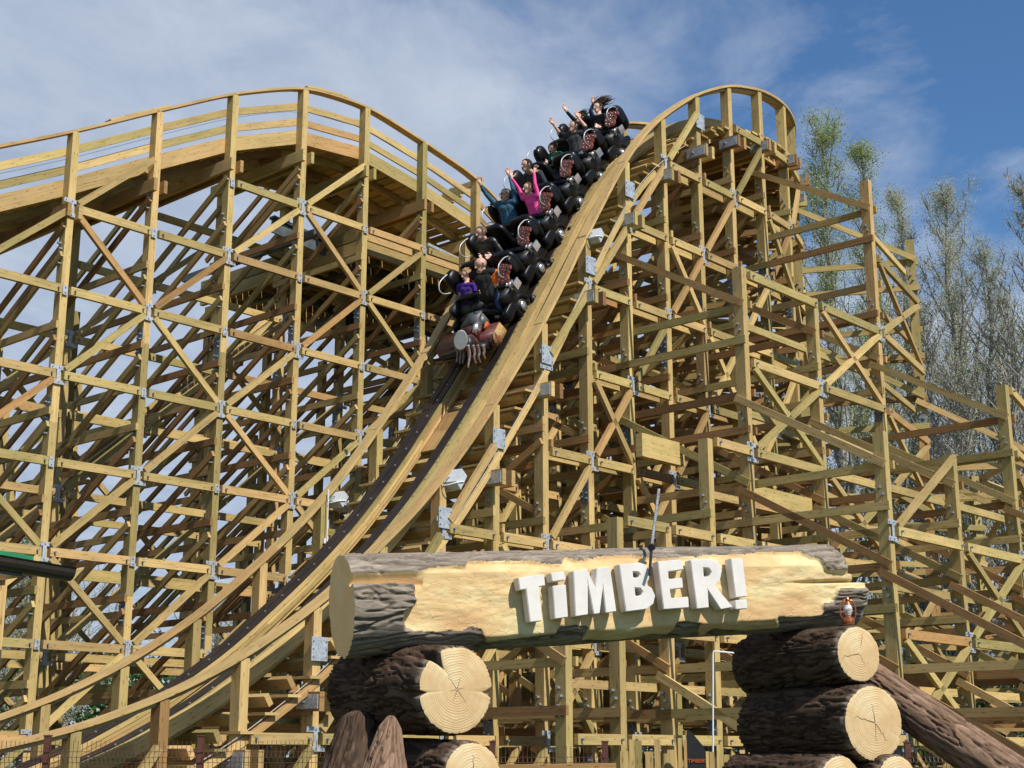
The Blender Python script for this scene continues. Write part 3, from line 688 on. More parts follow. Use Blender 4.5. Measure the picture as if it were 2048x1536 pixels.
def bark_relief(sm, th, r, seed, fine=1.0):
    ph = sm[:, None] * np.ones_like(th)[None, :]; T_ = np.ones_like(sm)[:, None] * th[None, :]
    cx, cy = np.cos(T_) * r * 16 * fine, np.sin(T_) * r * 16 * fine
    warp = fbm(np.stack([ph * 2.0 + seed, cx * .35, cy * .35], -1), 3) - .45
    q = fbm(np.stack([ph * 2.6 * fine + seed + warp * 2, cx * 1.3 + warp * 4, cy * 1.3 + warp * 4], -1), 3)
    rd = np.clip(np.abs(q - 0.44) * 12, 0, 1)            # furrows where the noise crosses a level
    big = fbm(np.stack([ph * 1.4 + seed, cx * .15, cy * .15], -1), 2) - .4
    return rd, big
def make_log(name, label, c0, r0, c1, r1, bark, seed, ns=170, nth=150, cuts=((0, 'cut'),), profile=None, depth=0.022, cat='log', group=None, cracks=(), taper_end=0.0):
    """log from c0 (sawn face) to c1"""
    ln = (c1 - c0).length; ax, a, b = log_axes(c0, c1); sm = np.linspace(0, ln, ns); th = np.linspace(0, 2 * np.pi, nth, endpoint=False)
    rr = np.linspace(r0, r1, ns)[:, None] * np.ones(nth)[None, :]
    rd, big = bark_relief(sm, th, (r0 + r1) / 2, seed)
    lip = np.clip(sm / 0.05, 0, 1)[:, None]
    R = rr * (1 + 0.10 * big) + depth * (rd - 1) * (0.3 + 0.7 * lip) - 0.02 * (1 - lip)
    if profile is not None: R = R * profile(th, sm)
    if taper_end: R = R * np.clip((ln - sm[:, None]) / taper_end, 0.0, 1) ** 0.35
    A, B, X = np.array(a), np.array(b), np.array(ax)
    pos = np.array(c0)[None, None] + sm[:, None, None] * X + (R * np.cos(th))[..., None] * A + (R * np.sin(th))[..., None] * B
    root = thing(name, label, cat, tuple(c0), group)
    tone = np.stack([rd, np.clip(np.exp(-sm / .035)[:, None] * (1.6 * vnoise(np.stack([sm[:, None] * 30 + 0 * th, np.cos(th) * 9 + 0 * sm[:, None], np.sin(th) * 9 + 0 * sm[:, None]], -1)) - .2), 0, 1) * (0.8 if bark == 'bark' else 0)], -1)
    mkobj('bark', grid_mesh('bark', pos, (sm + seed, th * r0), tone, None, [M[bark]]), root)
    for end, mt in cuts:
        i = 0 if end == 0 else -1; Rend = R[i] * 0.955; nr = 14; c = np.array(c0 if end == 0 else c1); sg = -1 if end == 0 else 1
        Pm = Prim(); rings = [0.0] + [((k + 1) / nr) for k in range(nr)]
        vs = [[c + X * sg * (0.004 + 0.012 * (1 - q ** 3)) + (Rend[j] * q * math.cos(th[j])) * A + (Rend[j] * q * math.sin(th[j])) * B for j in range(nth)] for q in rings]
        uvv = [[(Rend[j] * q * math.cos(th[j]) * .9, Rend[j] * q * math.sin(th[j]) * .9) for j in range(nth)] for q in rings]
        for q in range(nr):
            for j in range(nth):
                j2 = (j + 1) % nth; Pm.quad([vs[q][j], vs[q][j2], vs[q + 1][j2], vs[q + 1][j]], [uvv[q][j], uvv[q][j2], uvv[q + 1][j2], uvv[q + 1][j]], (1, 0, 0))
        # rim joining wood to bark
        for j in range(nth):
            j2 = (j + 1) % nth; Pm.quad([vs[nr][j], vs[nr][j2], pos[i][j2], pos[i][j]], [uvv[nr][j]] * 4, (1, 0, 0))
        me = prim_mesh('sawn_end', [Pm], [M[mt]]); smooth(me); se = mkobj('sawn_end', me, root)
        if end == 0 and cracks:
            Pc = Prim()
            for (ang, ra, rb, wid) in cracks:
                pts = []; n_ = 9
                for k in range(n_):
                    q = ra + (rb - ra) * k / (n_ - 1); an = ang + 0.10 * math.sin(k * 2.3 + ang * 5) * (k / n_); pts.append(Vector(c) - ax * 0.0165 + a * q * r0 * math.cos(an) + b * q * r0 * math.sin(an))
                for k in range(n_ - 1):
                    t = (pts[k + 1] - pts[k]).normalized(); s_ = t.cross(ax).normalized(); w0 = wid * (1 - k / n_); w1 = wid * (1 - (k + 1) / n_)
                    Pc.quad([pts[k] - s_ * w0, pts[k + 1] - s_ * w1, pts[k + 1] + s_ * w1, pts[k] + s_ * w0], [(0, 0)] * 4, (0, 0, 0))
            c_ = mkobj('crack', prim_mesh('crack', [Pc], [M['crack']]), se)
            c_.matrix_parent_inverse = (root.matrix_basis).inverted() if False else se.matrix_parent_inverse.copy()
            c_.matrix_parent_inverse = Matrix.Identity(4)
    return root
# the big horizontal sign log
SL = PY(683, 1212, 13.0); SR = PY(1692, 1171, 14.85); sax, sa, sb = log_axes(SL, SR)   # sa points toward the viewer or away
if sa.y > 0: sa = -sa
def project(P):
    q = P - np.array([0, 0, EYE]); dep = q[..., 1] * CT + q[..., 2] * ST
    return 1024 + FPX * q[..., 0] / dep, 768 - FPX * (-q[..., 1] * ST + q[..., 2] * CT) / dep
carve = [(700, 1148), (760, 1143), (834.5, 1142), (839, 1139), (858, 1130), (893, 1127), (930.6, 1130), (931.8, 1117.5), (968, 1116), (1010, 1119), (1060, 1119), (1120, 1124), (1124, 1120), (1127.6, 1108.6), (1152, 1118), (1213, 1108.6), (1266.6, 1108), (1324, 1116), (1381, 1110.5), (1495, 1103), (1602, 1099), (1612, 1106), (1624.5, 1112), (1632, 1113), (1647, 1118), (1662.6, 1137), (1690, 1139), (1740, 1137), (1740, 1177), (1683, 1178), (1676, 1192), (1668, 1205.7), (1648, 1211), (1643.5, 1230.4), (1600, 1233), (1556, 1234), (1557, 1252), (1487, 1258), (1426.5, 1254), (1396, 1267), (1392, 1264), (1400, 1246), (1372, 1243), (1352, 1244), (1346, 1256), (1331, 1265), (1304, 1264), (1270, 1270), (1213, 1275), (1160, 1276), (1172, 1264), (1178, 1254), (1150, 1253), (1118, 1254), (1108, 1266), (1060, 1270), (1000, 1276), (968, 1281.5), (962, 1260.5), (944.7, 1258), (921, 1265), (874, 1267.5), (827.5, 1265), (811, 1258), (809, 1240), (808.7, 1225), (822.8, 1218), (839, 1204), (832, 1183), (833, 1167), (823, 1162), (760, 1163), (701, 1166)]
def sign_log():
    ns, nth = 620, 300; ln = (SR - SL).length; sm = np.linspace(0, ln, ns); th = np.linspace(0, 2 * np.pi, nth, endpoint=False)
    rr = np.linspace(0.462, 0.425, ns)[:, None] * np.ones(nth)[None, :]
    rd, big = bark_relief(sm, th, 0.45, 3.0, 0.8); A, B, X = np.array(sa), np.array(sb), np.array(sax)
    R = rr * (1 + 0.05 * big) + 0.026 * (rd - 1)
    # ragged right-hand end: upper lip shorter than the lower one
    def posit(R): return np.array(SL)[None, None] + sm[:, None, None] * X + (R * np.cos(th))[..., None] * A + (R * np.sin(th))[..., None] * B
    pr = posit(rr); X_, Y_ = project(pr); wob = (fbm(np.stack([sm[:, None] * 3.2 + 0 * th, np.cos(th) * 3 + 0 * sm[:, None], np.sin(th) * 3 + 0 * sm[:, None]], -1), 3) - .45) * 12
    facing = (np.cos(th) > 0.02)[None, :] & np.ones((ns, 1), bool)
    mk = pip(X_ + wob, Y_ + wob * .6, carve) & facing
    ks = mk.astype(float)
    for _ in range(3): ks = (ks + np.roll(ks, 1, 1) + np.roll(ks, -1, 1) + np.vstack([ks[:1], ks[:-1]]) + np.vstack([ks[1:], ks[-1:]])) / 5
    dent = fbm(np.stack([sm[:, None] * 4 + 0 * th, np.cos(th) * 4 + 0 * sm[:, None], np.sin(th) * 4 + 0 * sm[:, None]], -1), 3) - .45
    flat = np.minimum(np.where(np.sin(th) < 0, rr + 0.03 * np.clip(-np.sin(th) * 2, 0, 1), rr - 0.048), 0.335 / np.maximum(np.cos(th), 0.2)[None, :]) + dent * 0.035
    groove = np.exp(-((Y_ - 1155) / 7.0) ** 2) * (X_ < 850) * 0.03
    crack_y = 1162 - (X_ - 1579) * 0.02
    groove = groove + np.exp(-((Y_ - crack_y) / 3.5) ** 2) * ((X_ > 1575)) * np.clip((X_ - 1575) / 90, 0, 1) * 0.07
    R2 = R * (1 - ks) + (flat - groove) * ks
    R2 = R2 * (1 - np.clip((sm - ln + 0.10) / 0.10, 0, 1)[:, None] ** 2 * 0.16)
    pos = posit(R2)
    # shift the end vertices along the axis so the lip is ragged
    endw = np.clip((sm - (ln - 0.5)) / 0.5, 0, 1)[:, None]; sh = np.where(np.sin(th) > 0.25, -0.16, np.where(np.sin(th) > 0.02, -0.10, 0.05))[None, :] * endw
    sh = sh + (fbm(np.stack([0 * sm[:, None] + 3 * np.cos(th), 3 * np.sin(th) + 0 * sm[:, None], 0 * sh + 5], -1), 2) - .4) * .12 * endw
    pos = pos + sh[..., None] * X
    tone = np.stack([rd, np.clip(groove * 22, 0, 1) * (X_ < 850) * ks], -1)
    fm = (ks > 0.5).astype(int)[:-1]
    root = thing('log_sign', 'huge horizontal log sign with carved pale panel and white raised letters', 'sign', tuple(SL))
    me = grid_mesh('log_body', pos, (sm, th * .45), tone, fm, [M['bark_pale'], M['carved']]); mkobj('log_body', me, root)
    for i, mt, sg in ((0, 'cut_brightened', -1), (-1, 'bark_pale', 1)):
        c = pos[i].mean(0); Pm = Prim()
        for q in range(10):
            for j in range(nth):
                j2 = (j + 1) % nth; pa = [c + (pos[i][k] - c) * f for f, k in ((q / 10, j), (q / 10, j2), ((q + 1) / 10, j2), ((q + 1) / 10, j))]
                uvq = [(float((p - c) @ A), float((p - c) @ B)) for p in pa]; Pm.quad(pa, uvq, (1, 0, 0))
        me = prim_mesh('sawn_end', [Pm], [M[mt]]); mkobj('sawn_end', me, root)
    # letters
    plane_o = SL + sa * 0.475; 
    def onp(x, y, off=0.0):
        r = Vector(ray(x, y)); o = plane_o + sa * off; t = (o - CAMP).dot(sa) / r.dot(sa); return CAMP + r * t
    LET = {'T': [[(95, 198), (232, 178), (238, 240), (206, 245), (222, 425), (158, 432), (137, 258), (105, 264)]],
     'i': [[(265, 173), (338, 163), (343, 210), (274, 220)], [(276, 241), (346, 233), (358, 405), (289, 415)]],
     'M': [[(385, 163), (458, 152), (500, 245), (508, 148), (578, 138), (612, 375), (556, 384), (541, 250), (524, 386), (493, 390), (462, 232), (463, 392), (397, 402)]],
     'B': [[(625, 128), (735, 118), (768, 130), (785, 160), (783, 205), (766, 232), (798, 252), (816, 292), (806, 334), (772, 363), (662, 377)], [(698, 165), (728, 168), (737, 181), (728, 196), (701, 198)], [(708, 251), (737, 253), (751, 272), (741, 291), (713, 294)]],
     'E': [[(828, 112), (952, 102), (967, 155), (884, 167), (887, 205), (958, 197), (962, 252), (893, 260), (900, 305), (990, 297), (993, 355), (860, 365)]],
     'R': [[(1000, 105), (1105, 98), (1147, 114), (1167, 158), (1157, 205), (1130, 240), (1225, 353), (1160, 365), (1092, 262), (1098, 355), (1035, 362)], [(1068, 145), (1098, 148), (1111, 168), (1100, 190), (1072, 193)]],
     '!': [[(1212, 97), (1275, 95), (1298, 296), (1238, 303)], [(1234, 316), (1298, 311), (1300, 360), (1238, 365)]]}
    for ch, loops in LET.items():
        bm = bmesh.new()
        def solid(lps):
            edges = []
            for lp in lps:
                vs = [bm.verts.new(onp(1000 + x / 2.626, 1080 + y / 2.626)) for x, y in lp]
                edges += [bm.edges.new((vs[k], vs[(k + 1) % len(vs)])) for k in range(len(vs))]
            g = bmesh.ops.triangle_fill(bm, use_beauty=True, use_dissolve=False, edges=edges, normal=sa)
            fs = [f for f in g['geom'] if isinstance(f, bmesh.types.BMFace)]
            ex = bmesh.ops.extrude_face_region(bm, geom=fs); vs = [v for v in ex['geom'] if isinstance(v, bmesh.types.BMVert)]
            bmesh.ops.translate(bm, verts=vs, vec=-sa * 0.13)
        if ch in ('i', '!'):
            for lp in loops: solid([lp])
        else: solid(loops)
        bmesh.ops.recalc_face_normals(bm, faces=bm.faces[:])
        ed = [e for e in bm.edges if len(e.link_faces) == 2 and e.calc_face_angle() > 0.9]
        bmesh.ops.bevel(bm, geom=ed, offset=0.006, segments=2, affect='EDGES')
        me = bpy.data.meshes.new('letter'); bm.to_mesh(me); bm.free(); me.materials.append(M['whitep']); mkobj('letter', me, root)
    return root
sign_log()
PI = math.pi
def rel(c, az, ln, dzz=0.0): return c + Vector((math.sin(math.radians(az)) * ln, math.cos(math.radians(az)) * ln, dzz))
def notch_profile(th, sm):
    f = np.clip(1 - sm / 0.33, 0, 1)[:, None] ** 0.8; o = np.ones((len(sm), len(th)))
    for ang, wid, dep in ((2.25, 0.19, 0.44), (3.25, 0.08, 0.22), (-0.05, 0.13, 0.26)):
        d = np.abs((th - ang + np.pi) % (2 * np.pi) - np.pi); o = o - (np.clip(1 - d / wid, 0, 1) * dep)[None, :] * f
    return o
lg = 'stacked support logs of the sign'
cA = PY(912, 1379, 12.6)
# direction signs: the side vector a = axis x up, seen from the front it points to the left, so angles run mirrored
make_log('support_log', 'thick dark log with notched cracked end directly under the left of the sign', cA, 0.385, rel(cA, -36, 1.55, 0.05), 0.40, 'bark', 11.0, profile=notch_profile, group=lg, nth=220, ns=200, depth=0.03,
         cracks=[(k * 1.05 + .2, 0.02, 0.22 + .08 * (k % 3), 0.0035) for k in range(6)])
cB = PY(945, 1553, 12.5)
make_log('support_log', 'smaller log with sawn end at the bottom of the left stack', cB, 0.30, rel(cB, -36, 1.6), 0.34, 'bark', 23.0, group=lg, cracks=[(1.6, 0.05, 0.6, 0.006), (4.4, .05, .5, .005), (0.1, .05, .3, .004)])
cC = PY(1717, 1308, 13.9)
make_log('support_log', 'dark log with pale sawn end carrying the lantern, topmost of the right stack', cC, 0.275, rel(cC, -28, 1.55, -0.03), 0.33, 'bark', 37.0, group=lg, cracks=[(3.3 - PI * 0, 0.02, 0.88, 0.005), (5.2, 0.02, 0.45, 0.003), (1.3, .3, .8, .003)], depth=0.026)
cD = PY(1748, 1446, 13.7)
make_log('support_log', 'thickest log with star-cracked sawn end, second in the right stack', cD, 0.355, rel(cD, -28, 1.6, 0.0), 0.37, 'bark', 51.0, group=lg, cracks=[(1.7, 0.02, 0.5, 0.006), (2.9, 0.02, 0.7, 0.006), (5.4, 0.02, 0.6, 0.005), (4.7, .02, .5, .004)], depth=0.03, nth=180,
         profile=lambda th, sm: 1 - (np.clip(1 - np.abs((th - (-0.45 + 2 * np.pi)) % (2 * np.pi)) / 0.16, 0, 1) * .10)[None, :] * np.clip(1 - sm / .3, 0, 1)[:, None])
for k, (x, y, r, az, sd) in enumerate(((1682, 1566, 0.26, -28, 61.0), (1795, 1558, 0.225, -24, 73.0), (1850, 1575, .17, -20, 79.0))):
    c = PY(x, y, 13.6); make_log('support_log', ['log end peeping from under the thickest log, left one of three', 'log end peeping from under the thickest log, middle one of three', 'thin log end at the foot of the right stack, beside the leaning log'][k], c, r, rel(c, az, 1.5), r, 'bark', sd, ns=90, nth=110, group=lg)
# leaning logs
a0 = PY(1726, 1352, 14.6); a1 = PY(2120, 1625, 13.6)
make_log('leaning_log', 'long brown log leaning from the right stack down to the right', a0, 0.20, a1, 0.235, 'bark_brown', 87.0, ns=300, nth=120, cat='log', depth=0.024)
b0 = PY(783, 1432, 12.1); b1 = PY(752, 1690, 11.6)
make_log('leaning_log', 'upright brown stake log with rounded pointed tip in front of the left stack', b1, 0.33, b0 , 0.07, 'bark_brown', 95.0, ns=160, nth=120, cat='log', cuts=((0, 'cut'),), taper_end=0.12)
b2 = PY(722, 1425, 13.2); b3 = PY(672, 1680, 12.8)
make_log('leaning_log', 'dark log leaning behind the stake under the left stack', b3, 0.33, b2, 0.16, 'bark', 101.0, ns=120, nth=100, cat='log', cuts=((0, 'cut'),), taper_end=0.1)
# lantern on the top log
def lantern():
    base = PY(1697, 1243, 14.25); root = thing('lantern', 'small copper hurricane lantern standing on the top right log', 'lantern', tuple(base))
    cop = simple('copper', (0.42, 0.13, 0.055), 0.35, 0.7, 0.2, 20); gl = simple('milky_glass', (0.62, 0.62, 0.60), 0.15, 0, 0.1, 12)
    def lathe(name, prof, mat, seg=20, par=root):
        P = Prim()
        for (r0, z0), (r1, z1) in zip(prof[:-1], prof[1:]):
            for k in range(seg):
                a, b = 2 * PI * k / seg, 2 * PI * (k + 1) / seg
                P.quad([base + Vector((r0 * math.cos(a), r0 * math.sin(a), z0)), base + Vector((r0 * math.cos(b), r0 * math.sin(b), z0)), base + Vector((r1 * math.cos(b), r1 * math.sin(b), z1)), base + Vector((r1 * math.cos(a), r1 * math.sin(a), z1))], [(0, 0)] * 4, (.5, .5, 0))
        me = prim_mesh(name, [P], [mat]); smooth(me); mkobj(name, me, par)
    lathe('fuel_tank', [(0, -0.03), (0.055, -0.03), (0.06, 0.0), (0.055, 0.035), (0.03, 0.045), (0.03, 0.06), (0.0, 0.06)], cop)
    lathe('glass_globe', [(0.028, 0.06), (0.042, 0.09), (0.044, 0.12), (0.03, 0.165)], gl)
    lathe('cap', [(0.035, 0.163), (0.03, 0.18), (0.02, 0.195), (0.024, 0.215), (0.018, 0.23), (0, 0.235)], cop)
    for s in (-1, 1):
        P = Prim(); tube_into(P, spline([base + Vector((s * 0.05, 0, 0.02)), base + Vector((s * 0.072, 0, 0.06)), base + Vector((s * 0.072, 0, 0.15)), base + Vector((s * 0.045, 0, 0.20)), base + Vector((s * 0.02, 0, 0.205))], 4), 0.007); mkobj('side_tube', prim_mesh('side_tube', [P], [cop]), root)
    P = Prim(); tube_into(P, spline([base + Vector((-.06, -.03, .05)), base + Vector((0, -.055, .12)), base + Vector((.06, -.03, .09))], 5), 0.003); mkobj('wire_guard', prim_mesh('wire_guard', [P], [cop]), root)
lantern()
# perforated steel strut of the sign lamp
def strut():
    p0 = PY(1318, 978, 14.0); p1 = PY(1303, 1095, 13.66); p2 = PY(1299, 1150, 13.46)
    root = thing('lamp_strut', 'thin dark perforated metal strut hanging over the middle of the log sign', 'metal strut', tuple(p1))
    P = Prim(); beam_into(P, p0, p1, 0.03, 0.012, (.5, .5, 0), up=Vector((0, 1, 0))); beam_into(P, p1, p2, 0.025, 0.02, (.5, .5, 0)); mkobj('strip', prim_mesh('strip', [P], [M['blackmat']]), root)
    P = Prim(); n = 26
    for k in range(n):
        q = p0.lerp(p1, (k + .5) / n); beam_into(P, q - Vector((0.010, 0.010, 0)), q + Vector((0.010, -0.010, 0)), .003, .018, (.5, .5, 0))
    mkobj('hole_row', prim_mesh('hole_row', [P], [M['galv']]), root)
    c = p1 + Vector((0, -.02, .01)); P = Prim(); beam_into(P, c - Vector((.03, 0, 0.03)), c + Vector((.02, 0, 0.0)), .05, .06, (.5, .5, 0)); mkobj('lamp_box', prim_mesh('lamp_box', [P], [M['black']]), root)
strut()

# ------------------------------------------------------------------ the train
BR = [(1236, 262), (1191.5, 308.6), (1148, 360.5), (1107, 426), (1065.5, 494.4), (1027, 569.6)]
BP = [dz(x, y, 0.7) for x, y in BR]
def car_frame(k):
    d, z = BP[k]
    a = BP[max(k - 1, 0)]; b = BP[min(k + 1, 5)]
    t = np.array([b[0] - a[0], b[1] - a[1]]); t /= np.linalg.norm(t)
    fw = (U * float(t[0]) + Z * float(t[1])).normalized(); lt = -V; up = lt.cross(fw); up = up if up.z > 0 else -up
    o = G(d, 1.45, z)
    # local x = to picture right (-V), y = forward, z = away from the track
    return Matrix(((lt.x, fw.x, up.x, o.x), (lt.y, fw.y, up.y, o.y), (lt.z, fw.z, up.z, o.z), (0, 0, 0, 1)))
def ell(P, c, r, mi=0, nu=20, nv=12, power=1.0):
    pts = []
    for i in range(nv + 1):
        ph = -math.pi / 2 + math.pi * i / nv
        row = []
        for j in range(nu):
            t = 2 * math.pi * j / nu; cx, cy, cz = math.cos(ph) * math.cos(t), math.cos(ph) * math.sin(t), math.sin(ph)
            sg = lambda v: math.copysign(abs(v) ** power, v)
            row.append(Vector((c[0] + r[0] * sg(cx), c[1] + r[1] * sg(cy), c[2] + r[2] * sg(cz))))
        pts.append(row)
    for i in range(nv):
        for j in range(nu):
            j2 = (j + 1) % nu; P.quad([pts[i][j], pts[i][j2], pts[i + 1][j2], pts[i + 1][j]], [(0, 0)] * 4, (.5, .5, 0), mi)
def prismx(P, poly, x0, x1, mi=0):
    """polygon in (y,z) extruded along x"""
    a = [Vector((x0, y, z)) for y, z in poly]; b = [Vector((x1, y, z)) for y, z in poly]; n = len(poly)
    P.quad(a, [(0, 0)] * n, (.5, .5, 0), mi); P.quad(b[::-1], [(0, 0)] * n, (.5, .5, 0), mi)
    for i in range(n): P.quad([a[i], b[i], b[(i + 1) % n], a[(i + 1) % n]], [(0, 0)] * 4, (.5, .5, 0), mi)
def cylx(P, c, r, x0, x1, mi=0, seg=22):
    prismx(P, [(c[0] + r * math.cos(2 * math.pi * k / seg), c[1] + r * math.sin(2 * math.pi * k / seg)) for k in range(seg)], x0, x1, mi)
def bevel_mesh(me, off, ang=0.5, seg=2):
    bm = bmesh.new(); bm.from_mesh(me); bmesh.ops.remove_doubles(bm, verts=bm.verts, dist=1e-5)
    bmesh.ops.recalc_face_normals(bm, faces=bm.faces[:])
    ed = [e for e in bm.edges if len(e.link_faces) == 2 and e.calc_face_angle(0) > ang]
    bmesh.ops.bevel(bm, geom=ed, offset=off, segments=seg, affect='EDGES', clamp_overlap=True); bm.to_mesh(me); bm.free()
def weld_smooth(me):
    bm = bmesh.new(); bm.from_mesh(me); bmesh.ops.remove_doubles(bm, verts=bm.verts, dist=1e-5); bmesh.ops.recalc_face_normals(bm, faces=bm.faces[:]); bm.to_mesh(me); bm.free(); smooth(me)
def carpart(name, P, mats, root, bev=0.0, sm=False):
    me = prim_mesh(name, [P], [M[m] for m in mats])
    if bev: bevel_mesh(me, bev)
    if sm: weld_smooth(me)
    o = bpy.data.objects.new(name, me); COL.objects.link(o); o.parent = root; return o
M['flood2'] = simple('off_white_tube', (.50, .50, .49), .35, .2, .1, 10)
def build_car(label):
    root = thing('coaster_car', label, 'roller coaster car', group='cars of the train on the drop')
    P = Prim(); prismx(P, [(-.52, -.42), (-.52, -.30), (.3, -.26), (.52, -.36), (.5, -.46), (-.4, -.47)], -.60, .60); prismx(P, [(-.3, -.62), (-.3, -.44), (.3, -.44), (.3, -.62)], -.42, .42)
    carpart('chassis', P, ['black'], root, .02)
    for s in (-1, 1):                                         # bucket seat with rounded back
        P = Prim(); ell(P, (s * .38, -.58, .09), (.31, .09, .30), power=.55); carpart('seat_back', P, ['black'], root, 0, True)
        P = Prim(); ell(P, (s * .36, -.02, -.16), (.33, .34, .13), power=.7); carpart('seat', P, ['blackmat'], root, 0, True)
        P = Prim(); ell(P, (.74, -.34, .22) if s > 0 else (-.74, -.32, .18), (.05, .10, .17) if s > 0 else (.10, .18, .28), power=.65); carpart('side_wing', P, ['black'], root, 0, True)
        # side leg cover and foot fender
        P = Prim(); prismx(P, [(-.05, .02), (.33, .10), (.40, .0), (.34, -.20), (.12, -.30), (-.1, -.2)], s * .60, s * .70); carpart('side_cover', P, ['blackmat'], root, .025)
        P = Prim(); ell(P, (s * .64, .40, -.26), (.07, .20, .11), power=.5); carpart('foot_fender', P, ['black'], root, 0, True)
        P = Prim(); pts = []
        for k in range(15): a = math.radians(-25 + k * 200 / 14); pts.append(Vector((s * .60, .02 + .20 * math.cos(a), -.50 + .20 * math.sin(a))))
        tube_into(P, pts, .055, seg=8); carpart('wheel_arch', P, ['black'], root, 0, True)
        P = Prim(); cylx(P, (.02, -.49), .13, s * .50, s * .63); cylx(P, (-.25, -.60), .07, s * .63, s * .72); w = carpart('wheel', P, ['blackmat'], root, .01)
        P = Prim(); ell(P, (s * .635, .02, -.49), (.035, .085, .085)); h = carpart('hub', P, ['chrome'], w, 0, True)
        # hoop
        hp = [(s * .70, -.42, .36), (s * .74, -.25, .46), (s * .76, -.02, .50), (s * .76, .12, .42), (s * .75, .10, .30), (s * .72, -.02, .20)]
        P = Prim(); tube_into(P, spline([Vector(q) for q in hp], 6), .0105, seg=8); carpart('hoop', P, ['flood2'], root, 0, True)
    # brown bolted plate beside the headrest on the picture-right side
    oc, ax1, ax2 = Vector((.72, -.03, .27)), Vector((1, 0, 0)), Vector((0, -.84, .54)).normalized(); nrm = ax1.cross(ax2).normalized()
    if nrm.y < 0: nrm = -nrm
    pl = [(-.10, -.13), (-.02, -.18), (.09, -.17), (.12, -.12), (.10, -.05), (.13, .0), (.12, .03), (.16, .05), (.16, .11), (.12, .13), (.08, .12), (.06, .15), (.02, .13), (-.01, .17), (-.06, .17), (-.11, .10), (-.13, .02), (-.12, -.06)]
    P = Prim(); n = len(pl); a = [oc + ax1 * x * 1.12 + ax2 * y * 1.12 + nrm * .0 for x, y in pl]; b = [p + nrm * .05 for p in a]
    P.quad(a, [(0, 0)] * n, (.5, .5, 0)); P.quad(b[::-1], [(0, 0)] * n, (.5, .5, 0))
    for i in range(n): P.quad([a[i], b[i], b[(i + 1) % n], a[(i + 1) % n]], [(0, 0)] * 4, (.5, .5, 0))
    plate_me = P; P = plate_me
    for x, y in ((-.08, -.10), (0, -.13), (.07, -.12), (.06, .03), (-.08, .05), (-.05, .12), (.0, .06), (.12, .08), (.02, -.02), (.03, .10), (-.09, -.02)):
        ell(P, oc + ax1 * x * 1.12 + ax2 * y * 1.12 + nrm * .055, (.012, .012, .012), 1, nu=8, nv=5)
    for x, y, r in ((.08, .03, .03), (.0, -.06, .026), (.11, .09, .02)): ell(P, oc + ax1 * x + ax2 * y + nrm * .047, (r, r * .8, r * .5), 2, nu=10, nv=6)
    carpart('headrest_plate', P, ['brown', 'chrome', 'blackmat'], root)
    # lap bar with its bright bracket
    for s, pts in ((1, [(.66, .0, .0), (.45, .09, .09), (.2, .12, .12), (.02, .08, .08)]), (-1, [(-.70, -.04, .02), (-.5, .07, .07), (-.25, .11, .09), (-.04, .08, .06)])):
        P = Prim(); tube_into(P, spline([Vector(q) for q in pts], 6), [.05, .054] + [.056] * 16 + [.04], seg=12); carpart('lap_bar', P, ['black'], root, 0, True)
    P = Prim(); prismx(P, [(-.085, -.06), (-.085, .065), (.08, .075), (.085, -.055)], .64, .72); prismx(P, [(-.095, -.075), (-.095, .085), (.09, .095), (.095, -.07)], .83, .855); cylx(P, (0, 0), .065, .72, .83); cylx(P, (0, .0), .078, .60, .64)
    carpart('bar_bracket', P, ['chrome'], root)
    P = Prim(); tube_into(P, spline([Vector((.3, .48, -.28)), Vector((.35, .50, -.16)), Vector((.0, .52, -.12)), Vector((-.35, .50, -.16)), Vector((-.3, .48, -.28))], 6), .02, seg=10)
    ell(P, (0, .44, -.25), (.5, .10, .20), power=.6); carpart('front_cowl', P, ['black'], root, 0, True)
    return root
carlab = ['last black coaster car, beside the post at the crest', 'black coaster car carrying the man in the plaid shirt', 'black coaster car with the man in the dark jacket alone', 'black coaster car with the pink-shirted woman', 'black coaster car of the man in the black jacket', 'foremost black two-seat car right behind the red saw-shaped nose']
car0 = build_car(carlab[5])
for k in (5, 4, 3, 2, 1, 0):
    if k == 5: c = car0
    else:
        c = car0.copy(); COL.objects.link(c)
        for ch in list(car0.children):
            d = ch.copy(); COL.objects.link(d); d.parent = c
            for g in ch.children: e = g.copy(); COL.objects.link(e); e.parent = d
    c.matrix_world = car_frame(k); c['label'] = carlab[k]
